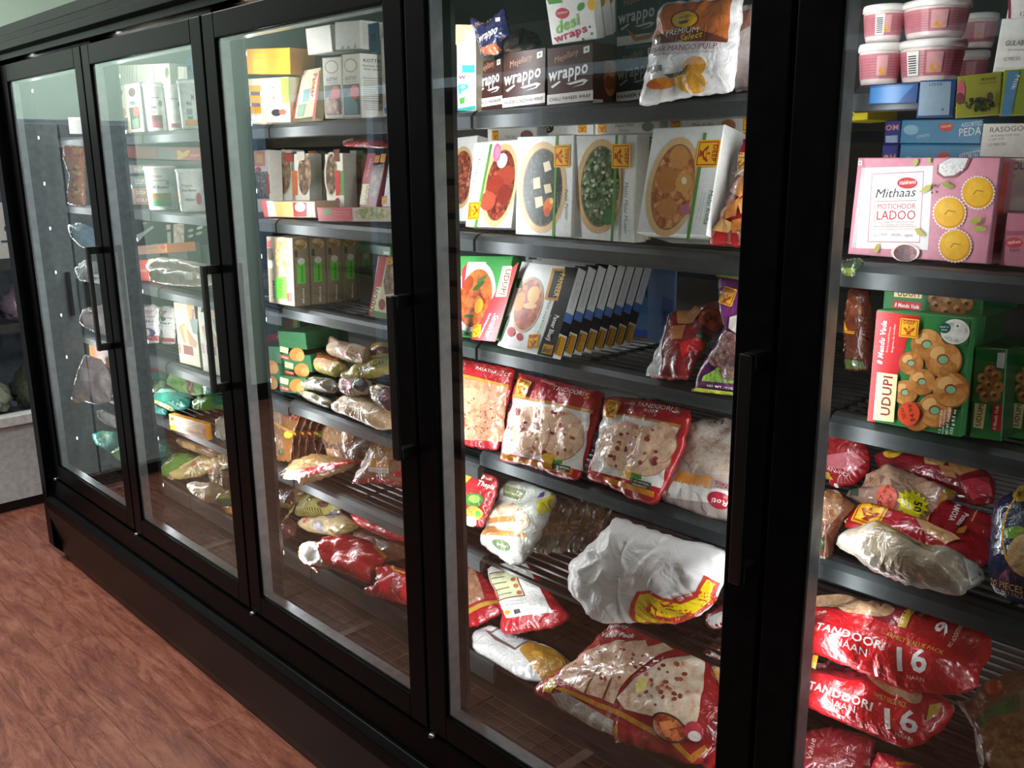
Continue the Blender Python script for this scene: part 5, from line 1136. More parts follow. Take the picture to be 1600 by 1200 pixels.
# second shelf
zoom(350, 200, 4.571)
B_ = (2, 1)
def upr(label, quad, art, c='D6D4C6', t=.04, y0=.26, **k): return box('dosa_carton', label, 'carton', [quad[0], (quad[1][0]-12, quad[1][1]), (quad[2][0]-12, quad[2][1]), quad[3]], B_, t, c, art, y0=y0, **k)
FB = 'food:4A3224,8A6A4E,C0A888:70'
upr('upright carton with orange corner and speckled snack picture', [(212,165),(330,160),(345,600),(232,605)], [('g','C8662A',[(214,168),(292,165),(295,270),(218,275)]), ('g','D9A03A',[(230,190),(275,188),(277,250),(234,252)]), ('e','B83A34',245,300,22,22), ('g','food:2E2A26,6A6258,A89E90:110',[(222,315),(315,310),(325,505),(232,508)]), ('g','A84A3E',[(300,320),(322,330),(330,470),(310,480)])], y0=.26)
upr('upright white carton with long oval snack bowl', [(338,162),(490,160),(505,600),(352,602)], [('e','C8C4B4',425,320,62,170), ('e',FB,430,320,48,150), ('g','B8463A',[(430,180),(490,175),(495,240),(440,245)]), ('g','B8503E',[(485,310),(525,310),(530,480),(490,485)]), ('g','9A9A88',[(375,180),(425,178),(425,240),(382,245)])], y0=.305)
upr('upright carton with green trim and red oval plate', [(495,162),(612,160),(622,600),(512,600)], [('e',FB,575,330,46,150), ('g','C8C6BA',[(520,170),(575,168),(575,230),(525,232)]), ('g','B8663A',[(485,305),(525,305),(530,480),(490,485)])], y0=.26)
upr('upright carton with bright orange corner and dark bowl', [(600,160),(712,158),(722,600),(622,600)], [('g','D0602A',[(602,165),(660,163),(664,255),(615,260)]), ('g','2A2620',[(665,165),(712,160),(715,300),(690,300)]), ('g','B0423A',[(650,310),(700,300),(708,480),(660,488)]), ('e','6A4A34',640,380,22,90)], y0=.305)
upr('upright carton with dark dates picture and red green side', [(716,152),(858,142),(868,600),(738,600)], [('e','B8B09A',765,330,48,160), ('e','food:3A2A1E,6A5038,A88E6A:90',768,330,40,145), ('g','6A3A2E',[(780,155),(825,150),(830,240),(795,240)]), ('g','B03430',[(790,310),(830,300),(835,480),(800,485)]), ('g','4A8A3A',[(832,310),(856,300),(860,480),(838,482)]), ('e','B83A34',812,525,18,26)], y0=.26)
upr('upright dim carton with green leaf by the red dosa carton', [(868,160),(1010,160),(1000,600),(880,600)], [('g','5A8A3A',[(945,160),(995,158),(992,225),(955,225)]), ('g','C4C8B4',[(900,160),(945,160),(945,220),(905,220)]), ('g','A8605A',[(900,240),(985,235),(975,480),(900,490)]), ('e','B88A7A',940,330,34,70)], c='A89A8E', y0=.31)
upr('red leaning dosa carton with food picture by the white one', [(1022,178),(1172,184),(1062,552),(962,550)], [('g','A82A34',[(1024,180),(1085,182),(1030,400),(985,395)]), ('t','E8C8C0','dosa',1045,215,1015,350,14,''), ('g','E0D4A8',[(990,400),(1040,400),(1020,545),(968,548)]), ('t','5A2A2A','UDUPI',1022,410,1000,540,26,'b'), ('g',FB,[(1062,270),(1150,255),(1090,500),(1040,480)]), ('l',1094,222,.009), ('g','D9903A',[(1125,185),(1162,186),(1150,250),(1115,245)])], c='8E2A2E', t=.026, y0=.24)
upr('white leaning mixed dosa carton against the door frame', [(1188,130),(1260,128),(1230,560),(1098,560)], [('t','4A4A48','Mixed Dosa Pack',1188,215,1150,380,16,'b'), ('l',1146,516,.010,10), ('g',FB,[(1215,300),(1240,290),(1230,540),(1190,550)])], c='E4E2DA', t=.026, y0=.235)
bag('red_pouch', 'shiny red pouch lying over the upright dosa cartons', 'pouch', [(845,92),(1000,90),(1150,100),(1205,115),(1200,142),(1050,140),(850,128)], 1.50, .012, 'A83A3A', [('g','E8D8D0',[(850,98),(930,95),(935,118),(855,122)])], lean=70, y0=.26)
box('dosa_carton', 'pale carton lying flat in front with red and cream end', 'carton', [(262,516),(650,530),(655,632),(300,640)], B_, .07, 'C8A88E', [('g','B04A4A',[(262,518),(302,518),(318,638),(290,636)]), ('g','E8E0D4',[(305,520),(350,522),(372,630),(325,632)]), ('g','D9A868',[(360,525),(490,530),(498,634),(380,632)]), ('g','8A2E34',[(492,530),(590,532),(592,632),(500,634)]), ('e','C8B4A0',545,565,38,34), ('g','D8CFC4',[(590,545),(640,548),(650,615),(600,620)])], y0=.175, lean=0, top='7A6A5E')
box('dosa_carton', 'red carton lying flat in front with green mark and pasta bowl picture', 'carton', [(662,566),(1236,568),(1238,664),(676,668)], B_, .055, 'D8C8BC', [('g','C82A2E',[(664,568),(915,572),(920,665),(678,664)]), ('e','5A9A3A',740,598,36,22), ('t','F0D8D0','Serving suggestion heat before use',780,600,900,604,6,''), ('t','F0D8D0','keep frozen until ready',790,620,895,622,6,''), ('e','C8B898',1060,612,130,50), ('e','food:5A7A3A,B8B070,E6DFB8:90',1060,610,115,42), ('e','C03A3A',1208,604,18,18)], y0=.165, lean=0, top='8A3A34')
# third shelf
C_ = (2, 2)
q0 = [(300,782),(490,786),(505,1282),(325,1245)]
mo = [('e','A08A6A',422,920,64,142,-3), ('e','food:8A6A3A,C0A070,D9C498:90',424,920,54,126,-3), ('g','C84A44',[(308,808),(332,806),(335,850),(312,852)]), ('g','5A5040',[(305,860),(345,860),(360,940),(318,940)]), ('e','D9D4C4',335,975,20,28), ('g','5AC83A',[(362,1070),(445,1062),(450,1225),(370,1215)]), ('t','2A6A1A','Naan',395,1085,402,1200,26,'b'), ('t','3A3026','Moms',345,1090,352,1215,20,'b'), ('g','8A3A2A',[(450,1180),(482,1175),(486,1240),(455,1238)])]
msp = [('rf','6AC84A',.2,.33,.75,.62), ('tf','F0E8D8','Moms',.62,.04,.62,.26,.035,'b'), ('ef','D6D0C0',.5,.66,.24,.05), ('ef','food:8A6A3A,C0A070,D9C498:90',.5,.9,.4,.08), ('rf','5A4A38',.1,.72,.3,.82), ('tf','1A5A10','NAAN',.58,.36,.58,.58,.03,'b')]
n0, nf = box('naan_carton', 'brown naan carton with corn bowl facing out, front of the row', 'carton', q0, C_, .045, '9A8C72', mo, side='8E8068', sart=msp, group='brown naan cartons filed in a row')
for i in range(1, 6):
    c = n0.copy(); col.objects.link(c); c['label'] = 'brown naan carton with green band, %s in the row behind the corn bowl one' % ['', 'first', 'second', 'third', 'fourth', 'fifth'][i]
    c.matrix_world = Matrix.Translation((0.004*i, 0.0465*i, 0))@n0.matrix_world
    for ch in n0.children:
        k = ch.copy(); col.objects.link(k); k.parent = c
box('green_carton', 'green carton lying under the shelf above the red dosa box', 'carton', [(958,818),(1192,848),(1190,918),(962,884)], 1.32, .1, '2E6A3E', [('rf','24562F',.02,.1,.75,.9), ('g','B8C8B8',[(1140,880),(1180,884),(1180,905),(1140,902)])], y0=.28, dz=0, lean=0, side='5A9A5E')
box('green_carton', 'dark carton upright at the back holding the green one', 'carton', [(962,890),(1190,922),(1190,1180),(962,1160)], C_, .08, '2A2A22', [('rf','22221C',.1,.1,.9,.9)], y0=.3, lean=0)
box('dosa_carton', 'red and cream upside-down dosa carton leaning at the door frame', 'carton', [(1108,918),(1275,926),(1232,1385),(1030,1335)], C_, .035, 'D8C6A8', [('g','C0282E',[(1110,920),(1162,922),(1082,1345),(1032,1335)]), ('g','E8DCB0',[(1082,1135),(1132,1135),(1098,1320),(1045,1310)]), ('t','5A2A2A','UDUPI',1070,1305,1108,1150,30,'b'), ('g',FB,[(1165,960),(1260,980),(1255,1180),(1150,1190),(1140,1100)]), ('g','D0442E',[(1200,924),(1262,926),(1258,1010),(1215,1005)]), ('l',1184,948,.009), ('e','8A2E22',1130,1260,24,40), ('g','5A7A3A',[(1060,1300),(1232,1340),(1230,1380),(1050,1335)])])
# fourth shelf
zoom(350, 440, 4.571)
D_ = (2, 3)
GV = [('e','C08040',520,520,52,48), ('e','D09A58',545,535,30,34), ('g','F0DFA0',[(402,460),(462,476),(458,515),(402,500)]), ('g','C0302E',[(400,520),(468,538),(466,562),(402,545)]), ('t','F2DCD4','Vada',415,540,460,552,10,'b')]
def gbox(label, dx, dy, base, c='2E6A40', y0=.2, t=.1):
    a = [tuple(x if not isinstance(x, list) else [(p[0]+dx, p[1]+dy) for p in x] for x in q) for q in GV]
    a = [(q[0], q[1], q[2]+dx, q[3]+dy)+q[4:] if q[0] == 'e' else ((q[0], q[1], q[2], q[3]+dx, q[4]+dy, q[5]+dx, q[6]+dy)+q[7:] if q[0] == 't' else q) for q in a]
    return box('green_snack_carton', label, 'carton', [(390+dx,450+dy),(585+dx,468+dy),(598+dx,590+dy),(400+dx,565+dy)], base, t, c, a, y0=y0, lean=0)
zs = SHZ[D_]+.001
o1, f1 = gbox('green fritter carton at the foot of the small stack', 0, 222, D_, y0=.185)
h1 = f1.h
o2, f2 = gbox('green fritter carton in the middle of the small stack', 35, 110, zs+h1+.016, y0=.2)
gbox('green fritter carton topping the small stack', 0, 0, zs+2*h1+.03, y0=.2)
o4, f4 = gbox('green fritter carton beside the foot of the stack', -190, 200, D_, y0=.21)
gbox('green fritter carton resting beside the middle of the stack', -185, 90, zs+f4.h+.006, y0=.21)
box('red_carton', 'red carton lying behind the small green stack', 'carton', [(300,378),(500,362),(505,440),(305,470)], 1.065, .1, 'B02E38', [('t','F0D8D4','Paratha',375,405,480,395,14,'i'), ('r','D9C8A0',306,410,314,462)], y0=.28, dz=0, lean=0)
box('green_carton', 'dark green carton on the back of the red one', 'carton', [(300,250),(535,238),(540,348),(302,360)], 1.10, .1, '1E4A34', [('g','5A2A2A',[(440,270),(480,265),(480,335),(440,340)]), ('g','8A8A5A',[(495,260),(525,258),(525,325),(495,328)])], y0=.28, dz=0, lean=0)
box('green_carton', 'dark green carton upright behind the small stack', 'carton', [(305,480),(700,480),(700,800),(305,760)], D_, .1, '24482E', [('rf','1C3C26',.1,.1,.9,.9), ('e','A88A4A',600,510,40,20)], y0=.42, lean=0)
def loaf(label, poly, c, art, y0, t=.024, lean=40, base=D_, yaw=0, **k): return bag('snack_roll_bag', label, 'bag', poly, base, t, c, art, lean=lean, y0=y0, yaw=yaw, wr=.0016, power=3, **k)
loaf('clear wrapped brown cake roll on top of the pile', [(735,480),(760,375),(850,430),(1045,470),(1050,560),(1000,600),(880,570),(740,520)], 'A88A6E', [('g','C8B49A',[(760,470),(900,450),(1030,490),(1020,560),(880,530),(760,510)]), ('t','B83A34','SOFT CAKE',870,480,1000,560,22,'b'), ('e','B83A34',900,545,20,14)], .22, t=.024)
loaf('yellow wrapped roll lying behind the cake roll', [(1035,500),(1080,445),(1215,450),(1230,520),(1060,555)], 'B8A04E', [('e','B8343A',1095,465,40,22), ('g','6A2E1E',[(1050,520),(1220,500),(1225,520),(1060,550)])], .25, t=.025)
loaf('yellow and brown striped wrapper tucked under the cake roll', [(605,600),(690,510),(860,560),(900,620),(800,690),(680,650)], 'B8A860', [('g','8A4A2A',[(690,520),(840,560),(880,605),(700,570)]), ('e','C8A27A',760,610,90,26,15)], .21, t=.025)
loaf('yellow ribbed wrapper lettered twin with a green edge', [(820,690),(860,640),(1050,580),(1100,555),(1230,520),(1240,640),(1080,690),(900,700)], 'C0AE5A', [('t','4A5A1E','TWIN CAKE',980,690,1190,590,30,'b'), ('g','7A8A3A',[(1060,560),(1220,535),(1222,548),(1064,575)])]+[('g','8A6A2E',[(835+9*i,640+6*i),(838+9*i,640+6*i),(850+9*i,690),(846+9*i,690)]) for i in range(6)], .188, t=.016)
loaf('silver foil wrapped roll at the front of the pile', [(545,745),(660,690),(800,705),(830,760),(790,800),(690,790),(560,760)], '8A8272', [('g','4A4030',[(600,745),(760,720),(770,745),(620,765)])], .175, t=.024, seed=3)
loaf('striped foil wrapper fallen beside the foil roll', [(515,785),(590,780),(760,840),(800,870),(740,905),(600,850)], '8E8468', [('g','C0B890',[(590,790),(690,830),(680,845),(585,805)])]+[('g','3A3020',[(520+12*i,785+3*i),(524+12*i,785+3*i),(535+12*i,815+3*i),(531+12*i,815+3*i)]) for i in range(6)], .16, t=.016)
loaf('clear wrapped pink and dark swirl roll', [(810,720),(880,690),(1000,680),(1060,720),(1040,800),(900,820),(830,790)], 'A08A78', [('e','C06A70',910,765,36,44), ('e','4A4444',1000,750,44,50), ('e','7A7270',1000,745,26,30)], .165, t=.018)
loaf('ribbed clear tray of dark sauce by the handle', [(1045,760),(1120,735),(1235,770),(1240,900),(1160,925),(1060,850)], 'C0A878', [('e','4A2420',1185,850,60,75), ('e','6A3028',1180,835,36,40)]+[('g','8A7444',[(1052+12*i,765),(1056+12*i,765),(1056+12*i,845),(1052+12*i,845)]) for i in range(5)], .155, t=.02)
loaf('long pale peach wrapper lying along the shelf edge', [(745,905),(850,820),(1000,815),(1150,850),(1240,930),(1235,1040),(1195,1062),(1090,1055),(950,990)], 'D8B088', [('g','E6C8A4',[(850,860),(1000,850),(1100,930),(1060,1000),(940,950)]), ('g','B87A4A',[(1000,840),(1150,880),(1140,900),(1000,860)])], .15, t=.022, lean=55)
# fifth shelf
E_ = (2, 4)
for i in range(5):
    x = i*52
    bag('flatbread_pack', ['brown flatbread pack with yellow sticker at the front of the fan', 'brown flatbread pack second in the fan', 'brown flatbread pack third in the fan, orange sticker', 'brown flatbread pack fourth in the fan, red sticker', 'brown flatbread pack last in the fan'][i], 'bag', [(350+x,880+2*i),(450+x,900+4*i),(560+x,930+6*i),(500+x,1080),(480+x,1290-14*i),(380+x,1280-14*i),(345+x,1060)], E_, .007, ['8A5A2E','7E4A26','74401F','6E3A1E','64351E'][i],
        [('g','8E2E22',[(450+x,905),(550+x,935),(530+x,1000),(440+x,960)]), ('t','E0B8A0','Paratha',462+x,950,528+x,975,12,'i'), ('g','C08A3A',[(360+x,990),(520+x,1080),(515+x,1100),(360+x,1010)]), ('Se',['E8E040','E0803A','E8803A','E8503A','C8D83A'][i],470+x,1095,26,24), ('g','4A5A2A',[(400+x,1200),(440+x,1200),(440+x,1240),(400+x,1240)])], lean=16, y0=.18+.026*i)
bag('roti_stack_bag', 'clear bag of round brown rotis in the shade behind the fan', 'bag', [(740,1000),(860,960),(1000,1010),(1010,1150),(930,1290),(760,1260),(700,1120)], E_, .03, '6A4A38', [('e','food:5A3A26,8E6A4A,A8845E:45:f',860,1090,120,90), ('g','C0906A',[(760,1200),(870,1215),(860,1270),(750,1255)])], lean=25, y0=.25)
zoom(350, 680, 4.571)
bag('flatbread_pack', 'large clear flatbread pack with a red edge over the rail', 'bag', [(380,280),(480,190),(650,130),(860,170),(1000,185),(880,250),(600,350),(545,365),(520,320),(390,310)], E_, .016, 'A8805A', [('g','food:7A5430,A88250,C09A6A:50:f',[(400,280),(500,200),(700,150),(860,190),(760,240),(560,270)]), ('g','D02A28',[(562,280),(800,220),(1000,182),(960,205),(700,290),(568,332)]), ('g','E8B08A',[(525,318),(562,330),(570,362),(545,364)])], lean=58, wr=.0014, lift=.006)
bag('flatbread_pack', 'clear grey strapped flatbread pack standing behind the red-edged one', 'bag', [(880,120),(960,20),(1060,10),(1040,120),(960,200),(900,190)], E_, .016, '8A7A6E', [('g','C0603A',[(900,80),(960,30),(950,70),(905,120)]), ('g','5A4A44',[(950,110),(1010,90),(1000,170),(950,180)])], lean=20, y0=.22)
bag('flatbread_pack', 'clear flatbread pack with orange label by the door handle', 'bag', [(960,250),(1050,70),(1150,20),(1280,30),(1330,120),(1330,370),(1200,360),(1060,330),(910,345)], E_, .022, '9A6A52', [('e','food:8A5A30,B88A54,C8A26E:40:f',1180,120,110,80,10), ('g','D9903A',[(1085,190),(1230,200),(1225,250),(1080,245)]), ('g','D9D0C4',[(1080,245),(1225,252),(1220,290),(1075,275)]), ('t','8A5A3A','CHAPATI',1100,275,1210,282,16,''), ('g','B0323A',[(910,330),(1100,310),(1320,350),(1320,372),(1100,345),(912,348)]), ('e','B8323A',1280,290,40,24)], lean=30, y0=.2)
# lowest shelf
F_ = (2, 5)
loaf('jar-like wrapper with dark beans at the end of the pile', [(385,400),(430,380),(600,370),(560,460),(470,530),(400,520)], '8A7040', [('e','4A2420',480,445,60,60), ('g','C8B86A',[(390,400),(430,395),(430,500),(400,510)])], .29, base=F_, lift=.04)
loaf('pale yellow bag with ribbed foot lettered ch', [(500,560),(560,440),(620,415),(720,455),(860,520),(740,580),(520,580)], 'C8BC6E', [('t','3A3020','CHAI',660,500,690,440,30,'b'), ('e','6A3A2A',740,510,40,24)]+[('g','7A6428',[(510+16*i,540),(515+16*i,540),(512+16*i,578),(507+16*i,578)]) for i in range(14)], .30, base=F_, lift=.02)
loaf('clear wrapped rolls with pink print lying in the middle of the pile', [(515,600),(640,590),(860,560),(970,640),(920,690),(780,720),(600,690),(520,640)], 'B09A72', [('t','B83A4A','SOFT CAKE',600,650,720,600,26,'b'), ('e','7A7274',800,575,46,44), ('e','8A8284',715,670,40,34), ('g','8A7434',[(770,690),(960,640),(965,665),(800,715)])], .22, base=F_)
loaf('dark bean wrapper under the ribbed yellow bag', [(415,640),(470,590),(530,640),(510,720),(440,750),(415,720)], '5A2E26', [('g','A89A4A',[(415,620),(500,500),(510,510),(425,640)])], .215, base=F_)
bag('red_snack_bag', 'long shiny red bag lying under the shelf rail', 'bag', [(880,550),(960,555),(1200,660),(1340,720),(1335,770),(1180,745),(960,650)], F_, .02, 'C8202A', [('e','4A1A1A',850,505,20,14)], lean=50, y0=.26)
bag('brown_pack', 'clear brown pack of flat snacks between the red bags', 'bag', [(900,700),(980,670),(1150,720),(1340,800),(1340,870),(1150,910),(1000,840)], F_, .02, '7A4A34', [('g','5A3424',[(980,690),(1200,770),(1180,790),(970,715)]), ('e','8A7A74',1160,810,46,34,30)], lean=50, y0=.23)
bag('red_snack_bag', 'bulging shiny red bag with a white torn end hanging over the rail', 'bag', [(520,820),(560,775),(690,770),(760,725),(900,712),(1050,760),(1165,860),(1150,920),(1060,950),(1050,1070),(900,1010),(760,950),(640,950),(570,920)], F_, .036, 'C81E28', [('g','E0DCD2',[(525,822),(565,780),(692,774),(730,850),(752,948),(640,940),(575,915)]), ('g','D98A3A',[(520,825),(545,815),(590,925),(570,922)]), ('g','E09A2E',[(1100,800),(1165,862),(1160,890),(1090,815)])], lean=45, y0=.145, wr=.003, pleat=.005)
bag('red_snack_bag', 'shiny red bag with gold trim slumped beside the bulging one', 'bag', [(985,1130),(1090,1060),(1100,950),(1210,930),(1340,980),(1420,1040),(1420,1240),(1280,1210),(1150,1170)], F_, .03, 'C4202A', [('g','D9A83A',[(1195,935),(1215,930),(1260,985),(1340,1010),(1340,1025),(1250,1000)]), ('t','D8A0A0','Red',1250,1100,1310,1080,30,'i')], lean=45, y0=.135, wr=.003, pleat=.004)
bag('orange_corner_bag', 'small clear bag corner with orange tips hanging below the red bag', 'bag', [(600,940),(660,925),(690,985),(670,1000),(640,960)], F_, .008, 'B8742E', [('g','8A4A1E',[(640,945),(660,940),(675,985),(665,985)])], lean=45, y0=.14, nth=36, nr=6)

# ------------------------------------------------------------------ second door: white tubs
zoom(120, 60, 7.273)
A = (1, 0)
box('halwa_carton', 'tall cream carton with red flower picture in the tub bay', 'carton', [(555,520),(700,512),(775,1060),(610,1080)], A, .09, 'EDE4C8', [('e','6A3A3A',628,612,40,52), ('e','6A8A8A',640,735,36,24), ('g','3A4A38',[(595,790),(710,780),(725,1020),(625,1035)]), ('e','F06A5A',675,830,34,60), ('g','7A9A7A',[(625,930),(700,900),(715,1015),(630,1025)])], y0=.18, lean=0, side='9AA09A')
box('halwa_carton', 'second tall cream carton by the mullion in the tub bay', 'carton', [(440,545),(545,530),(600,1080),(530,1085)], A, .09, 'E9E0C4', [('e','5A3A3A',495,620,24,44), ('e','F06A5A',530,850,30,60), ('g','4A4A40',[(520,910),(580,900),(585,1030),(535,1050)])], y0=.19, lean=0)
def wtub(label, u, v, wd, hp, y, base, art, lidh=.08): return tub('batter_tub', label, 'tub', u, v, y, wd, hp, base, 'm:ECEBE4:0.3:0', 'm:F2F1EC:0.3:0', art, lidh=lidh, flare=1.1, group='white batter tubs')
swoosh = [('r','A06A6A',-.5,.74,.3,.755), ('e','5A8A84',.38,.62,.16,.07)]
wtub('white batter tub with maroon foot panel on the top shelf', 930, 1045, 250, 520, .2, A, swoosh+[('t','A03A5A','Uttapam',-.65,-.05,.50,.07), ('t','7A7A7A','Batter',-.6,-.1,.40,.05), ('r','7A4A44',-.55,.2,.45,.34), ('r','A84A64',-.55,.05,.45,.2)])
wtub('white batter tub in the shade behind the maroon-foot tub', 1150, 1030, 220, 500, .24, A, swoosh+[('r','A8444A',-.7,.05,.3,.15)])
wtub('white batter tub with orange band beside the door frame', 1330, 1005, 280, 530, .19, A, [('t','4A4A6A','Mix',-.4,0,.50,.08), ('t','4A4A6A','M',0,.2,.62,.12), ('r','8AA0A8',-.5,.28,.0,.42), ('r','4A8A5A',-.45,.18,.0,.25), ('r','E8A020',-.7,.03,.6,.17)])
zt = 1.622+.001+.078
box('white_carton', 'long white printed carton lying across the tubs', 'carton', [(460,290),(1055,300),(1060,500),(470,545)], A, .1, 'D9D8C4', [('r','A8A894',680,310,686,480), ('r','A8A894',870,310,876,490)]+[('r','B4B4A0',510+30*i,320,516+30*i,520-10*(i % 3)) for i in range(5)]+[('r','B4B4A0',720+24*i,330,724+24*i,470-12*(i % 3)) for i in range(5)]+[('e','7A8A6A',1025,390,22,60)], y0=.21, lean=0, dz=0)
box('white_carton', 'second long white carton lying across the tubs by the door frame', 'carton', [(1072,312),(1380,330),(1385,540),(1075,500)], A, .1, 'CFCFBE', [('r','A8A894',1222,340,1227,480)]+[('r','B4B4A0',1100+26*i,335,1104+26*i,470-12*(i % 3)) for i in range(4)], y0=.23, lean=0, dz=0)
zoom(180, 200, 9.23)
B_ = (1, 1)
wtub('white batter tub with green foot panel on the second shelf', 700, 1130, 430, 605, .18, B_, [('t','C08A8A','Priyem',-.75,.05,.80,.08), ('r','6A7A74',-.75,.72,.55,.735), ('e','5A9A84',.42,.66,.13,.05), ('t','3A5A5A','Idli Batter',-.75,.5,.52,.075), ('r','8A8A44',-.75,.16,.6,.40), ('e','C06A3A',-.5,.30,.22,.09), ('r','3A9A6A',-.75,.06,.6,.2)])
wtub('white batter tub with red oval on the second shelf', 1120, 1150, 380, 600, .185, B_, [('t','C08AA0','Priyem',-.7,.1,.62,.07), ('t','3A3A4A','Dosa Batter',-.75,.4,.5,.06), ('t','3A3A4A','FRESH',-.5,.2,.25,.06), ('e','B84A4E',.55,.3,.25,.16)])
for i, (y_, c, c2, lab) in enumerate(((1010, 'D8A060', 'B86A3A', 'lowest'), (870, 'D8A868', 'B87A3A', 'second'), (690, '3A6A58', '6A8A7A', 'dark green'), (530, '8A7A74', 'B0A8A0', 'grey'))):
    box('snack_carton', ['orange and cream snack carton at the bottom of the stack beside the tubs', 'orange snack carton second from the bottom of the stack beside the tubs', 'dark green snack carton lettered udupi in the stack beside the tubs', 'grey brown snack carton topping the stack beside the tubs'][i], 'carton',
        [(170+i*-8,y_),(500-i*18,y_-4),(520-i*20,y_+(120 if i != 2 else 165)),(215-i*10,y_+(130 if i != 2 else 180))], B_, .1, c, [('rf',c2,.35,.1,.9,.9), ('tf','F0E8DC',['IDLI','DOSA','UDUPI','VADA'][i],.4,.3,.85,.3,.4,'b')], y0=.24, lean=0, dz=0 if i else 1)
box('snack_carton', 'long red carton with gold badge lying high behind the tubs', 'carton', [(150,260),(1280,280),(1285,480),(165,430)], B_, .1, 'A84A48', [('g','B85A50',[(150,265),(580,270),(585,410),(160,410)]), ('g','D0B040',[(885,315),(925,320),(975,360),(1040,318),(1082,320),(1050,400),(930,450),(900,450)]), ('t','D8B8A8','Classic',1085,410,1220,400,30,'b'), ('g','7A6A66',[(620,290),(870,300),(870,460),(640,440)])], y0=.34, lean=0, dz=0)
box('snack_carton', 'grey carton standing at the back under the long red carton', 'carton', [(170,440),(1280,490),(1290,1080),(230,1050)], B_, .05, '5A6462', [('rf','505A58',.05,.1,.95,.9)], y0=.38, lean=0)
zoom(180, 320, 9.23)
C_ = (1, 2)
box('snack_carton', 'flat orange carton with red mark on the third shelf', 'carton', [(300,590),(738,565),(742,690),(312,730)], 1.19, .1, 'D88A50', [('t','A04A2A','Methi',460,650,610,635,40,'i'), ('e','C04A3A',690,610,36,34)], y0=.24, lean=0, dz=0)
box('snack_carton', 'grey carton lying under the flat orange carton', 'carton', [(312,735),(742,700),(748,800),(320,830)], C_, .1, '9A8A7A', [('rf','8A6A5A',.4,.3,.9,.7)], y0=.24, lean=0)
box('dal_carton', 'upright tan carton of chickpea mix on the third shelf', 'carton', [(735,270),(1010,255),(1015,690),(745,720)], C_, .05, '6A7A60', [('g','food:6A5030,A88A58,C8AE80:70',[(840,280),(995,262),(1000,670),(850,690)]), ('g','B0605A',[(738,290),(795,285),(800,350),(742,360)]), ('g','8A9A5A',[(750,400),(800,390),(810,560),(760,570)])], y0=.33, lean=0)
box('dal_carton', 'upright dark green carton with pale arcs on the third shelf', 'carton', [(1015,260),(1380,250),(1400,640),(1020,660)], C_, .05, '4A6A5C', [('e','A8B078',1090,370,44,24,-20), ('e','A8B078',1090,450,44,22,-20), ('e','A8B078',1220,330,50,24,-20), ('e','A8B078',1210,410,50,22,-20), ('e','6A7A50',1160,600,90,36)], y0=.40, lean=0)
box('dal_carton', 'upright grey carton by the mullion on the third shelf', 'carton', [(270,360),(600,250),(620,560),(290,600)], C_, .05, '6A7C76', [('g','A8B0AA',[(290,440),(420,380),(540,300),(560,330),(440,420),(330,540),(300,540)]), ('g','B86A5A',[(390,260),(450,250),(460,275),(400,285)])], y0=.36, lean=0)
box('red_carton', 'bright red carton end at the front of the third shelf', 'carton', [(325,805),(455,818),(495,1110),(345,1120)], C_, .08, 'D84A40', [('rf','E05A4C',.1,.1,.9,.9), ('tf','F0D0C8','Rolls',.15,.45,.85,.45,.12,'b')], y0=.175, lean=0)
def br(label, poly, art, y0, c='C8B8A4', **k): return bag('bread_bag', label, 'bag', poly, C_, .03, c, art, lean=55, y0=y0, wr=.002, pleat=.003, yaw=20, **k)
br('clear bag of rolls with a browned end, upper of two', [(445,860),(520,805),(700,790),(1000,830),(1420,900),(1420,1040),(1100,1010),(700,960),(500,970),(450,930)], [('e','E0B070',520,885,56,70), ('g','6A5A58',[(600,800),(900,830),(1300,890),(1300,910),(900,850),(600,815)]), ('g','ECE6DE',[(860,880),(1000,890),(940,950),(860,930)])], .19, lift=.05)
br('clear bag of rolls with a browned end, lower of two', [(485,1040),(540,970),(760,960),(1050,1010),(1420,1060),(1420,1180),(1100,1170),(800,1150),(540,1110)], [('e','E0B878',545,1040,50,64), ('g','F0ECE6',[(800,980),(960,1000),(930,1060),(820,1040)]), ('g','F0ECE6',[(1050,1080),(1180,1080),(1160,1150),(1060,1150)]), ('e','B89A8A',690,1050,60,40)], .165)
zoom(190, 440, 9.23)
D_ = (1, 3)
for i in range(2):
    dx = 240*i
    bag('batter_pouch', ['white batter pouch with red foot band and blue lettering, by the mullion', 'white batter pouch with red foot band, beside the snack cartons'][i], 'pouch', [(285+dx*.85,330+20*i),(470+dx,325+22*i),(540+dx,370+8*i),(540+dx,880+15*i),(480+dx,890+18*i),(345+dx,895+5*i)], D_, .016, 'E6E4DC',
        [('g','B8404A',[(345+dx,785+20*i),(540+dx,780+40*i),(540+dx,860+15*i),(345+dx,840+25*i)]), ('t','C0404A','Priy' if i == 0 else 'em',365+dx*.6,470,490+dx*.9,455+10*i,60,'i'), ('t','2A3A6A','Idli-' if i == 0 else 'Batter',320+dx,600+12*i,515+dx,590+35*i,40,'b'), ('g','A04A4A',[(340+dx,510),(520+dx,505+20*i),(520+dx,514+20*i),(340+dx,520)]), ('e','4A4A6A',455+dx*.5,740+10*i,70,70), ('e','C8C8BA',440+dx*.6,735+10*i,34,44), ('t','5A5A5A','Ready to use',330+dx,630+10*i,520+dx,630+25*i,12,'')]+([('e','4A8A6A',680,545,34,30)] if i else []), lean=10, y0=.20+.045*i, wr=.001)
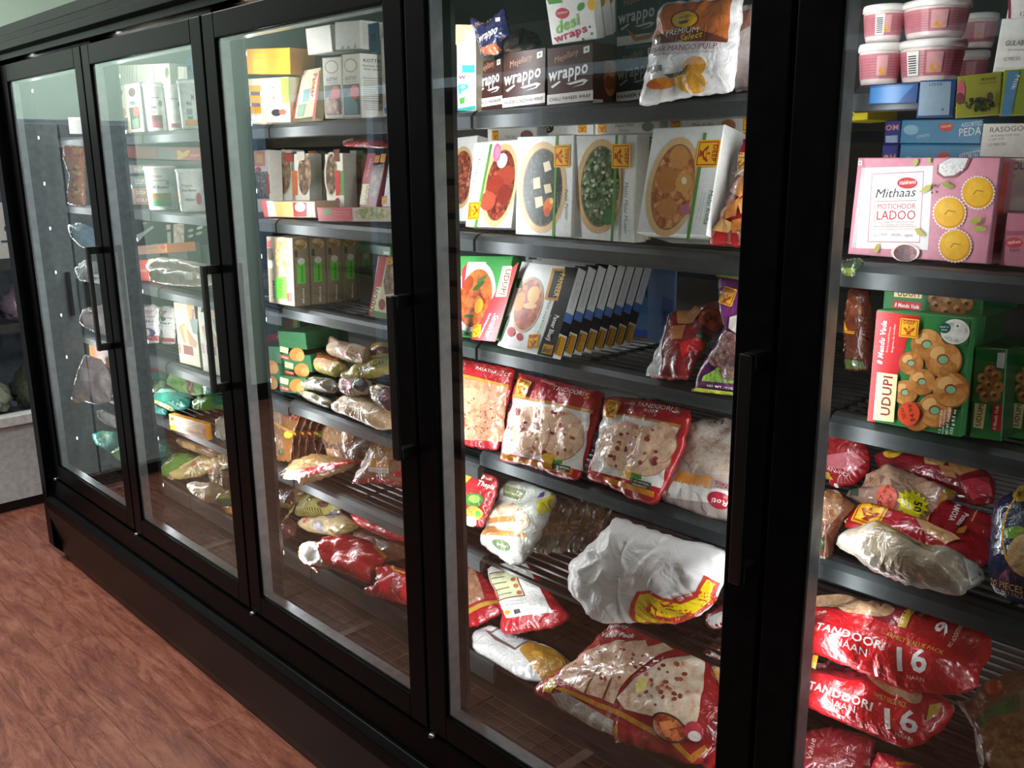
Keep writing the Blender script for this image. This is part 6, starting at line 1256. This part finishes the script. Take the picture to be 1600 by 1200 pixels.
def wrapc(label, dx, y0):
    return box('snack_carton', label, 'carton', [(755+dx,205),(1060+dx,240),(1110+dx,1150),(815+dx,1060)], D_, .05, 'D9D2B0',
        [('g','E0A848',[(930+dx,270),(1040+dx,270),(1040+dx,540),(970+dx,530)]), ('g','B04A44',[(1010+dx,400),(1050+dx,400),(1050+dx,540),(1015+dx,540)]), ('g','5A7A62',[(980+dx,540),(1100+dx,540),(1095+dx,770),(1030+dx,740)]), ('g','C08A5A',[(820+dx,650),(900+dx,600),(960+dx,700),(1090+dx,880),(1080+dx,960),(960+dx,900),(900+dx,880)]), ('g','E6D0A0',[(880+dx,640),(930+dx,640),(980+dx,900),(930+dx,900)]), ('g','8A4A48',[(890+dx,910),(1030+dx,940),(1040+dx,1070),(900+dx,1040)]), ('t','B84A44','8',840+dx,1030,870+dx,1030,130,'b'), ('e','B8C090',800+dx,380,30,60)], y0=y0, side='B8B294', lean=0)
wrapc('cream wrap carton with rolled snack picture beside the pouches', 0, .185)
wrapc('cream wrap carton with rolled snack picture by the door handle', 330, .18)
zoom(210, 560, 9.23)
E_ = (1, 4)
def gb(label, poly, c, art, y0, lean=45, t=.02, base=E_, **k): return bag('veg_bag', label, 'bag', poly, base, t, c, art, lean=lean, y0=y0, wr=.0014, yaw=28, **k)
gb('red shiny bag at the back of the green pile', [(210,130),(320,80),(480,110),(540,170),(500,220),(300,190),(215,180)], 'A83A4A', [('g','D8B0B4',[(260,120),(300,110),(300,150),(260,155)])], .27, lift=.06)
gb('dark green bag beside the red shiny one', [(235,240),(330,180),(480,230),(460,300),(300,320),(240,310)], '3A8A6E', [('g','6AA88A',[(250,220),(320,200),(320,240),(260,260)])], .25, lift=.04)
gb('lime green bag with leafy lettering and brown stripe', [(455,370),(500,210),(600,180),(900,270),(1000,360),(990,520),(880,545),(640,480)], '8AC05A', [('t','4A7A3A','Green Peas',540,380,760,440,60,'b'), ('g','8A4A44',[(790,300),(880,330),(900,520),(800,530)]), ('s',['D8B8A8','A86A5A'],840,420,40,90,30,10,3), ('g','B8C87A',[(620,190),(700,180),(690,205),(630,210)])], .265, lift=.02)
gb('lime bag with yellow edge at the back of the pile', [(820,230),(1060,290),(1080,330),(980,350),(860,290)], 'B8C060', [('g','D8B868',[(940,270),(1060,300),(1050,320),(940,290)])], .27, lift=.05)
gb('teal bag by the door handle', [(985,380),(1090,330),(1290,370),(1300,500),(1100,540),(1000,520)], '4A9A80', [('g','A8D0B8',[(1060,400),(1180,380),(1160,420),(1080,440)])], .2)
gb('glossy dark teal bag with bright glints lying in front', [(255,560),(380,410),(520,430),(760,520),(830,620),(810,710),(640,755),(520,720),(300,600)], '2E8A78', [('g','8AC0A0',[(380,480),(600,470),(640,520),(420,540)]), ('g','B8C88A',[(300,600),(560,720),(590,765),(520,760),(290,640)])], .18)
gb('pale green bag under the glossy teal one', [(260,440),(300,320),(450,330),(440,420),(300,520)], '9AC07A', [('g','6A9A5A',[(300,400),(380,360),(390,400),(310,450)])], .23)
gb('lime green peas bag lying along the rail', [(830,640),(900,560),(1200,520),(1310,560),(1300,720),(1000,760),(850,740)], '7FB85E', [('t','4A7A3A','Peas',880,640,1080,600,60,'b'), ('g','5AA08A',[(1160,560),(1290,560),(1290,700),(1180,700)])], .175)
gb('dim teal bag at the mullion corner of the rail', [(265,700),(330,680),(500,760),(460,820),(280,790)], '3A7A70', [('g','6AA898',[(290,720),(360,715),(350,740),(300,745)])], .165)
box('orange_carton', 'orange triangular-looking carton tilted over the rail', 'carton', [(505,795),(1030,960),(1030,1175),(508,1025)], E_, .019, 'EFA21C', [('g','F6C868',[(508,800),(640,845),(640,975),(510,960)]), ('e','C83A34',545,872,26,26), ('e','C83A34',1005,1060,24,44), ('g','F6D890',[(600,985),(900,920),(1010,940),(700,1010)]), ('t','B8701A','Paneer',690,1040,950,1110,36,'b')], y0=.135, lean=0, side='F0A018', dz=0)
gb('clear silver bag at the end of the rail by the handle', [(1180,900),(1290,830),(1360,860),(1370,1160),(1280,1190),(1170,1130)], 'A8A492', [('g','E6E4DC',[(1190,1080),(1260,1090),(1270,1170),(1200,1150)])], .15)
zoom(0, 600, 4)
F_ = (1, 5)
gb('dark green bag hanging at the mullion on the lowest shelf', [(960,350),(1040,340),(1090,420),(1080,480),(1000,530),(970,440)], '1E6A50', [('g','4A9A7A',[(1000,400),(1060,400),(1050,440),(1010,440)])], .24, base=F_)
gb('lime green bag standing on the lowest shelf', [(995,575),(1010,520),(1090,430),(1180,430),(1260,470),(1130,560),(1050,580)], '7AB048', [('t','4A7A2A','Peas',1070,500,1130,460,20,'b')], .22, base=F_)
gb('brown roll bag with red print at the front of the lowest shelf', [(1030,580),(1120,520),(1280,430),(1370,440),(1390,520),(1250,580),(1120,600)], 'A08A54', [('t','B83A34','Soft',1215,525,1262,530,26,'b'), ('g','6A5A30',[(1040,580),(1060,565),(1090,600),(1070,605)]), ('g','C8B880',[(1130,530),(1260,460),(1270,475),(1150,545)])], .195, base=F_)
gb('brown wrapped roll at the back of the lowest shelf', [(1090,330),(1180,350),(1420,430),(1440,500),(1300,450),(1120,390)], '7A5A3E', [('g','A88A5A',[(1150,370),(1240,400),(1235,430),(1150,400)])], .30, base=F_)
gb('clear bag with nutrition strip hanging over the low rail', [(1160,640),(1200,610),(1360,620),(1440,660),(1380,740),(1290,750),(1200,690)], 'A8906A', [('g','DADAD0',[(1170,630),(1330,625),(1330,650),(1180,655)]), ('t','3A3A34','Nutrition Facts',1185,648,1325,642,14,'b'), ('e','C07A5A',1300,730,20,14)], .165, base=F_, lean=55)
gb('dark brown wrapped roll by the door frame', [(1380,540),(1470,520),(1475,660),(1390,650)], '5A3A2A', [('g','8A6A4A',[(1390,570),(1450,560),(1450,600),(1395,605)])], .19, base=F_)
gb('amber crumpled bag filling the back of the lowest shelf', [(1300,560),(1330,450),(1400,430),(1475,500),(1475,620),(1390,650),(1320,620)], '8A6E42', [('g','B89A66',[(1270,480),(1370,460),(1380,520),(1280,540)]), ('g','5A4426',[(1300,570),(1440,560),(1430,590),(1310,600)]), ('t','A83A34','Cake',1300,560,1370,540,22,'b')], .25, base=F_, lean=25, t=.012)
gb('yellow and green wrapper with red print by the door frame', [(1340,740),(1370,680),(1475,650),(1480,740),(1400,770)], '8A8A3A', [('t','B83A34','Soft',1380,695,1430,690,26,'b'), ('g','3A6A3A',[(1345,735),(1470,730),(1470,760),(1400,768)])], .16, base=F_)
gb('orange bag corner below the yellow and green wrapper', [(1385,770),(1470,765),(1475,825),(1420,810)], 'E0A02A', [('g','B8781E',[(1400,780),(1460,778),(1455,800),(1410,795)])], .15, base=F_, t=.012)

# ------------------------------------------------------------------ first door
zoom(0, 0, 4)
A = (0, 0); B_ = (0, 1)
box('white_carton', 'cream carton corner on the top shelf of the end bay', 'carton', [(398,500),(560,485),(570,600),(405,605)], A, .08, 'E6DCC4', [('rf','D8CEB4',.1,.1,.9,.9)], y0=.16, lean=0)
bag('samosa_bag', 'orange and red snack bag with gold badge at the end bay', 'bag', [(398,905),(530,910),(540,1300),(420,1275),(440,1100),(395,985)], B_, .02, 'C8783A', [('g','D0503A',[(400,915),(530,915),(532,990),(400,985)]), ('g','E0A82E',[(465,930),(525,930),(520,965),(480,972)]), ('s',['D9B060','B85A34','8A4A2A'],485,1150,40,120,24,14,4)], lean=10, y0=.14, yaw=35)
zoom(0, 300, 4)
def cb(label, poly, c, art, lv, y0, lean=40, t=.022, **k): return bag('clear_bag', label, 'bag', poly, (0, lv), t, c, art, lean=lean, y0=y0, wr=.0025, yaw=42, **k)
cb('pale blue clear bag on the third shelf of the end bay', [(420,210),(500,190),(590,230),(600,380),(500,340),(440,280)], '7AA0B8', [('g','B8D0DC',[(460,230),(530,220),(520,270),(470,270)])], 2, .15)
cb('crinkled white bag below the pale blue bag', [(465,480),(530,440),(610,435),(620,510),(560,565),(500,555),(475,510)], 'B8C0BC', [('g','DDE2DE',[(490,450),(540,420),(560,460),(500,480)])], 3, .15)
cb('pair of pale pink bags laid behind the first handle', [(495,810),(520,730),(660,700),(680,900),(600,880),(520,840)], 'B8AAA6', [('g','D8CCC8',[(520,790),(640,780),(650,850),(540,840)])], 3, .14)
box('orange_carton', 'orange carton behind the lower end of the first handle', 'carton', [(556,925),(690,990),(690,1110),(560,1030)], (0, 4), .03, 'D8902E', [('rf','C8782A',.1,.3,.9,.8)], y0=.16, lean=0, dz=0)
cb('big pinkish crinkled bag under the orange carton', [(485,1120),(530,1010),(640,1050),(700,1150),(700,1310),(600,1330),(500,1300),(440,1290)], 'B09A98', [('g','D0C0BE',[(520,1090),(620,1120),(600,1180),(520,1180)]), ('g','D8A860',[(445,1290),(520,1260),(560,1300),(480,1320)])], 4, .112, lean=12, tb=.2)
zoom(0, 600, 4)
cb('pale crinkled bag hanging below the pinkish one', [(600,170),(640,160),(720,200),(730,280),(660,250),(610,210)], 'C0B8B0', [('g','DCD6CE',[(620,180),(680,200),(680,225),(630,205)])], 4, .13, t=.015)
cb('teal green bag on the lowest shelf of the end bay', [(570,320),(640,290),(740,300),(760,400),(700,430),(600,380)], '4A9A86', [('t','C8D8A0','Peas',655,370,690,310,20,'b')], 5, .18)
cb('lime bag tucked under the teal one at the end bay', [(690,430),(760,380),(800,450),(780,500),(720,470)], '7AC04A', [('g','5A9A3A',[(720,430),(760,420),(755,450),(725,450)])], 5, .16, t=.016)
zoom(0, 0, 1)

# ================================================================== other fittings of the shop
# open cooler at the end of the aisle, facing +X
cz = empty('open_cooler', (-0.75, 0.0, 0)); tag(cz, 'white open-front produce cooler at the end of the aisle', 'cooler')
def cpart(nm, m_, *boxes):
    b = MB()
    for q in boxes: b.box(*q)
    return b.build(nm, m_, cz)
CY0, CY1 = -0.06, 0.62
cpart('lower_panel', 'm:C9CFD4:0.35:0', (-.5, 0, CY0, CY1, .05, .40))
cpart('plinth', 'm:0E0C0C:0.5:0', (-.49, -.02, CY0+.01, CY1-.01, 0, .049))
cpart('sill', 'm:DDE2E6:0.3:0', (-.06, .025, CY0, CY1, .401, .44))
cpart('back_panel', 'm:8A98A8:0.4:0', (-.5, -.46, CY0, CY1, .401, 1.85))
for yy in (CY0, CY1-.03): cpart('side_panel', 'm:B8C0CC:0.35:0', (-.458, -.02, yy, yy+.03, .441, 1.85))
cpart('canopy', 'm:A8B4C4:0.35:0', (-.5, .0, CY0, CY1, 1.851, 1.98))
for zz in (.80, 1.08):
    b = MB()
    for i in range(12): b.box(-.455+.033*i, -.452+.033*i, CY0+.031, CY1-.031, zz, zz+.003)
    b.box(-.06, -.055, CY0+.031, CY1-.031, zz+.0035, zz+.04); b.box(-.06, -.055, CY0+.031, CY1-.031, zz-.004, zz-.0005)
    b.build('wire_rack', 'm:9AA0A4:0.3:0.8', cz)['kind'] = 'stuff'
rng = random.Random(8)
names = ['crumpled clear bag of pale greens', 'dark leafy bundle', 'clear bag of white roots', 'brown bundle of dried chillies', 'leafy green bag', 'clear bag with purple tops', 'silvery bag of pods', 'pale bag of gourds', 'orange flecked clear bag', 'grey twisted bag', 'clear bag of radishes', 'olive crumpled bag']
cols_ = ['A8B4A4', '4A5244', 'C8CCC8', '6A5444', '6A8A4A', '8A7A90', '9AA4A8', 'B4BCA8', 'B88A5A', '8A8E90', 'D8D4D0', '7A7A54']
k_ = 0
def crumple(hx, hy, hz, seed):
    rg = random.Random(seed); nu, nv = 28, 16; V = []; F = []
    W_ = [(rg.uniform(3, 9), rg.uniform(3, 9), rg.uniform(3, 9), rg.random()*6) for _ in range(6)]
    for j in range(nv+1):
        a = PI*j/nv-PI/2
        for i in range(nu):
            b_ = 2*PI*i/nu; d = (math.cos(a)*math.cos(b_), math.cos(a)*math.sin(b_), math.sin(a))
            r = 1+sum(.055*math.sin(p*d[0]*2+q_*d[1]*2+s_*d[2]*2+ph) for p, q_, s_, ph in W_)+.05*abs(math.sin(7*b_+seed))*max(0, d[2])
            V.append((hx*d[0]*r, hy*d[1]*r, hz*max(-.62, d[2]*r+(.35 if d[2] > .93 else 0))+hz*.62))
    for j in range(nv):
        for i in range(nu): F.append((j*nu+i, j*nu+(i+1) % nu, (j+1)*nu+(i+1) % nu, (j+1)*nu+i))
    return V, F
for zz, nn in ((.442, 'on the sill tray'), (.842, 'on the lower wire rack'), (1.122, 'on the upper wire rack')):
    for j in range(4):
        yy = CY0+.115+j*.152
        if zz > 1.1: continue
        V, F = crumple(.12, .066, .07+.02*rng.random(), k_+3)
        o = mesh_obj('produce_bag', V, F, 'f:'+cols_[k_ % 12], None, None, True)
        o.location = (-.75-.20, yy, zz+.002)
        tag(o, names[k_ % 12]+' '+nn+' of the cooler', 'produce')
        k_ += 1
b = MB(); b.box(-.12, -.02, -.13, .13, 0, .24); o = b.build('storage_box', 'E6E8EA', bev=.002); o.location = (-.75-.06, .23, 1.125)
b2 = MB(); b2.box(.0-.0195, -.0190, -.06, .06, .12, .14); b2.box(-.0195, -.0190, -.08, .04, .07, .08); b2.build('printed_mark', '5A6A7A', o)
tag(o, 'white printed storage box on the upper rack of the cooler', 'box')

# tall grey cabinet beside the cooler
tg = empty('grey_cabinet', (-1.0, -0.42, 0)); tag(tg, 'tall blue grey steel cabinet standing beside the open cooler', 'cabinet')
b = MB(); b.box(-.3, .2, -.34, .34, .06, 1.72); b.build('body', 'm:A8B4C0:0.4:0', tg, bev=.004)
b = MB(); b.box(-.28, .18, -.32, .32, 0, .059); b.build('plinth', 'm:0E0C0C:0.5:0', tg)
for s in (-1, 1):
    b = MB(); b.box(.201, .216, min(s*.005, s*.335), max(s*.005, s*.335), .08, 1.70); d = b.build('door', 'm:B4C0CC:0.35:0', tg, bev=.002)
    b = MB(); b.box(.2165, .236, s*.04-.008, s*.04+.008, .85, 1.05); b.build('handle', 'm:3A3E44:0.3:0.6', d)

RACKH = 1.85
# wooden slat shelving across the aisle, seen mirrored in the glass
gs = empty('slat_rack', (1.3, -1.85, 0)); tag(gs, 'dark wooden slat wall rack across the aisle from the freezer', 'rack')
for x in (-2.9, -1.7, -.55, .6, 1.75, 2.9):
    b = MB(); b.box(x-.03, x+.03, -.03, .03, 0, RACKH); b.build('post', 'm:8A9CC0:0.35:0.1', gs)
b = MB(); b.box(-2.95, 2.95, -.04, .035, RACKH+.001, RACKH+.045); b.build('top_rail', 'm:B8C8E0:0.35:0.1', gs)
b = MB(); b.box(-2.94, 2.94, -.09, -.075, 0.02, RACKH); b.build('back_board', 'm:1E1A18:0.6:0', gs)
mt, nt, bs = new_mat('slat_wood')
v = coord(nt); mp2 = nt.nodes.new('ShaderNodeMapping'); mp2.inputs['Scale'].default_value = (1, 8, 8); nt.links.new(v, mp2.inputs[0])
nt.links.new(ramp(nt, noise(nt, mp2.outputs[0], 6, 5, .6, .6), [(0.35, '3A2C24'), (0.65, '6A5442')]), bs.inputs['Base Color']); bs.inputs['Roughness'].default_value = .5
SL0 = None
for i in range(10):
    if SL0 is None:
        b = MB(); b.box(-2.93, 2.93, -.06, -.032, 0, .13); o = b.build('slat', [mt], gs); SL0 = o.data
    else:
        o = bpy.data.objects.new('slat', SL0); col.objects.link(o); o.parent = gs
    o.location = (0, 0, .12+i*.165)
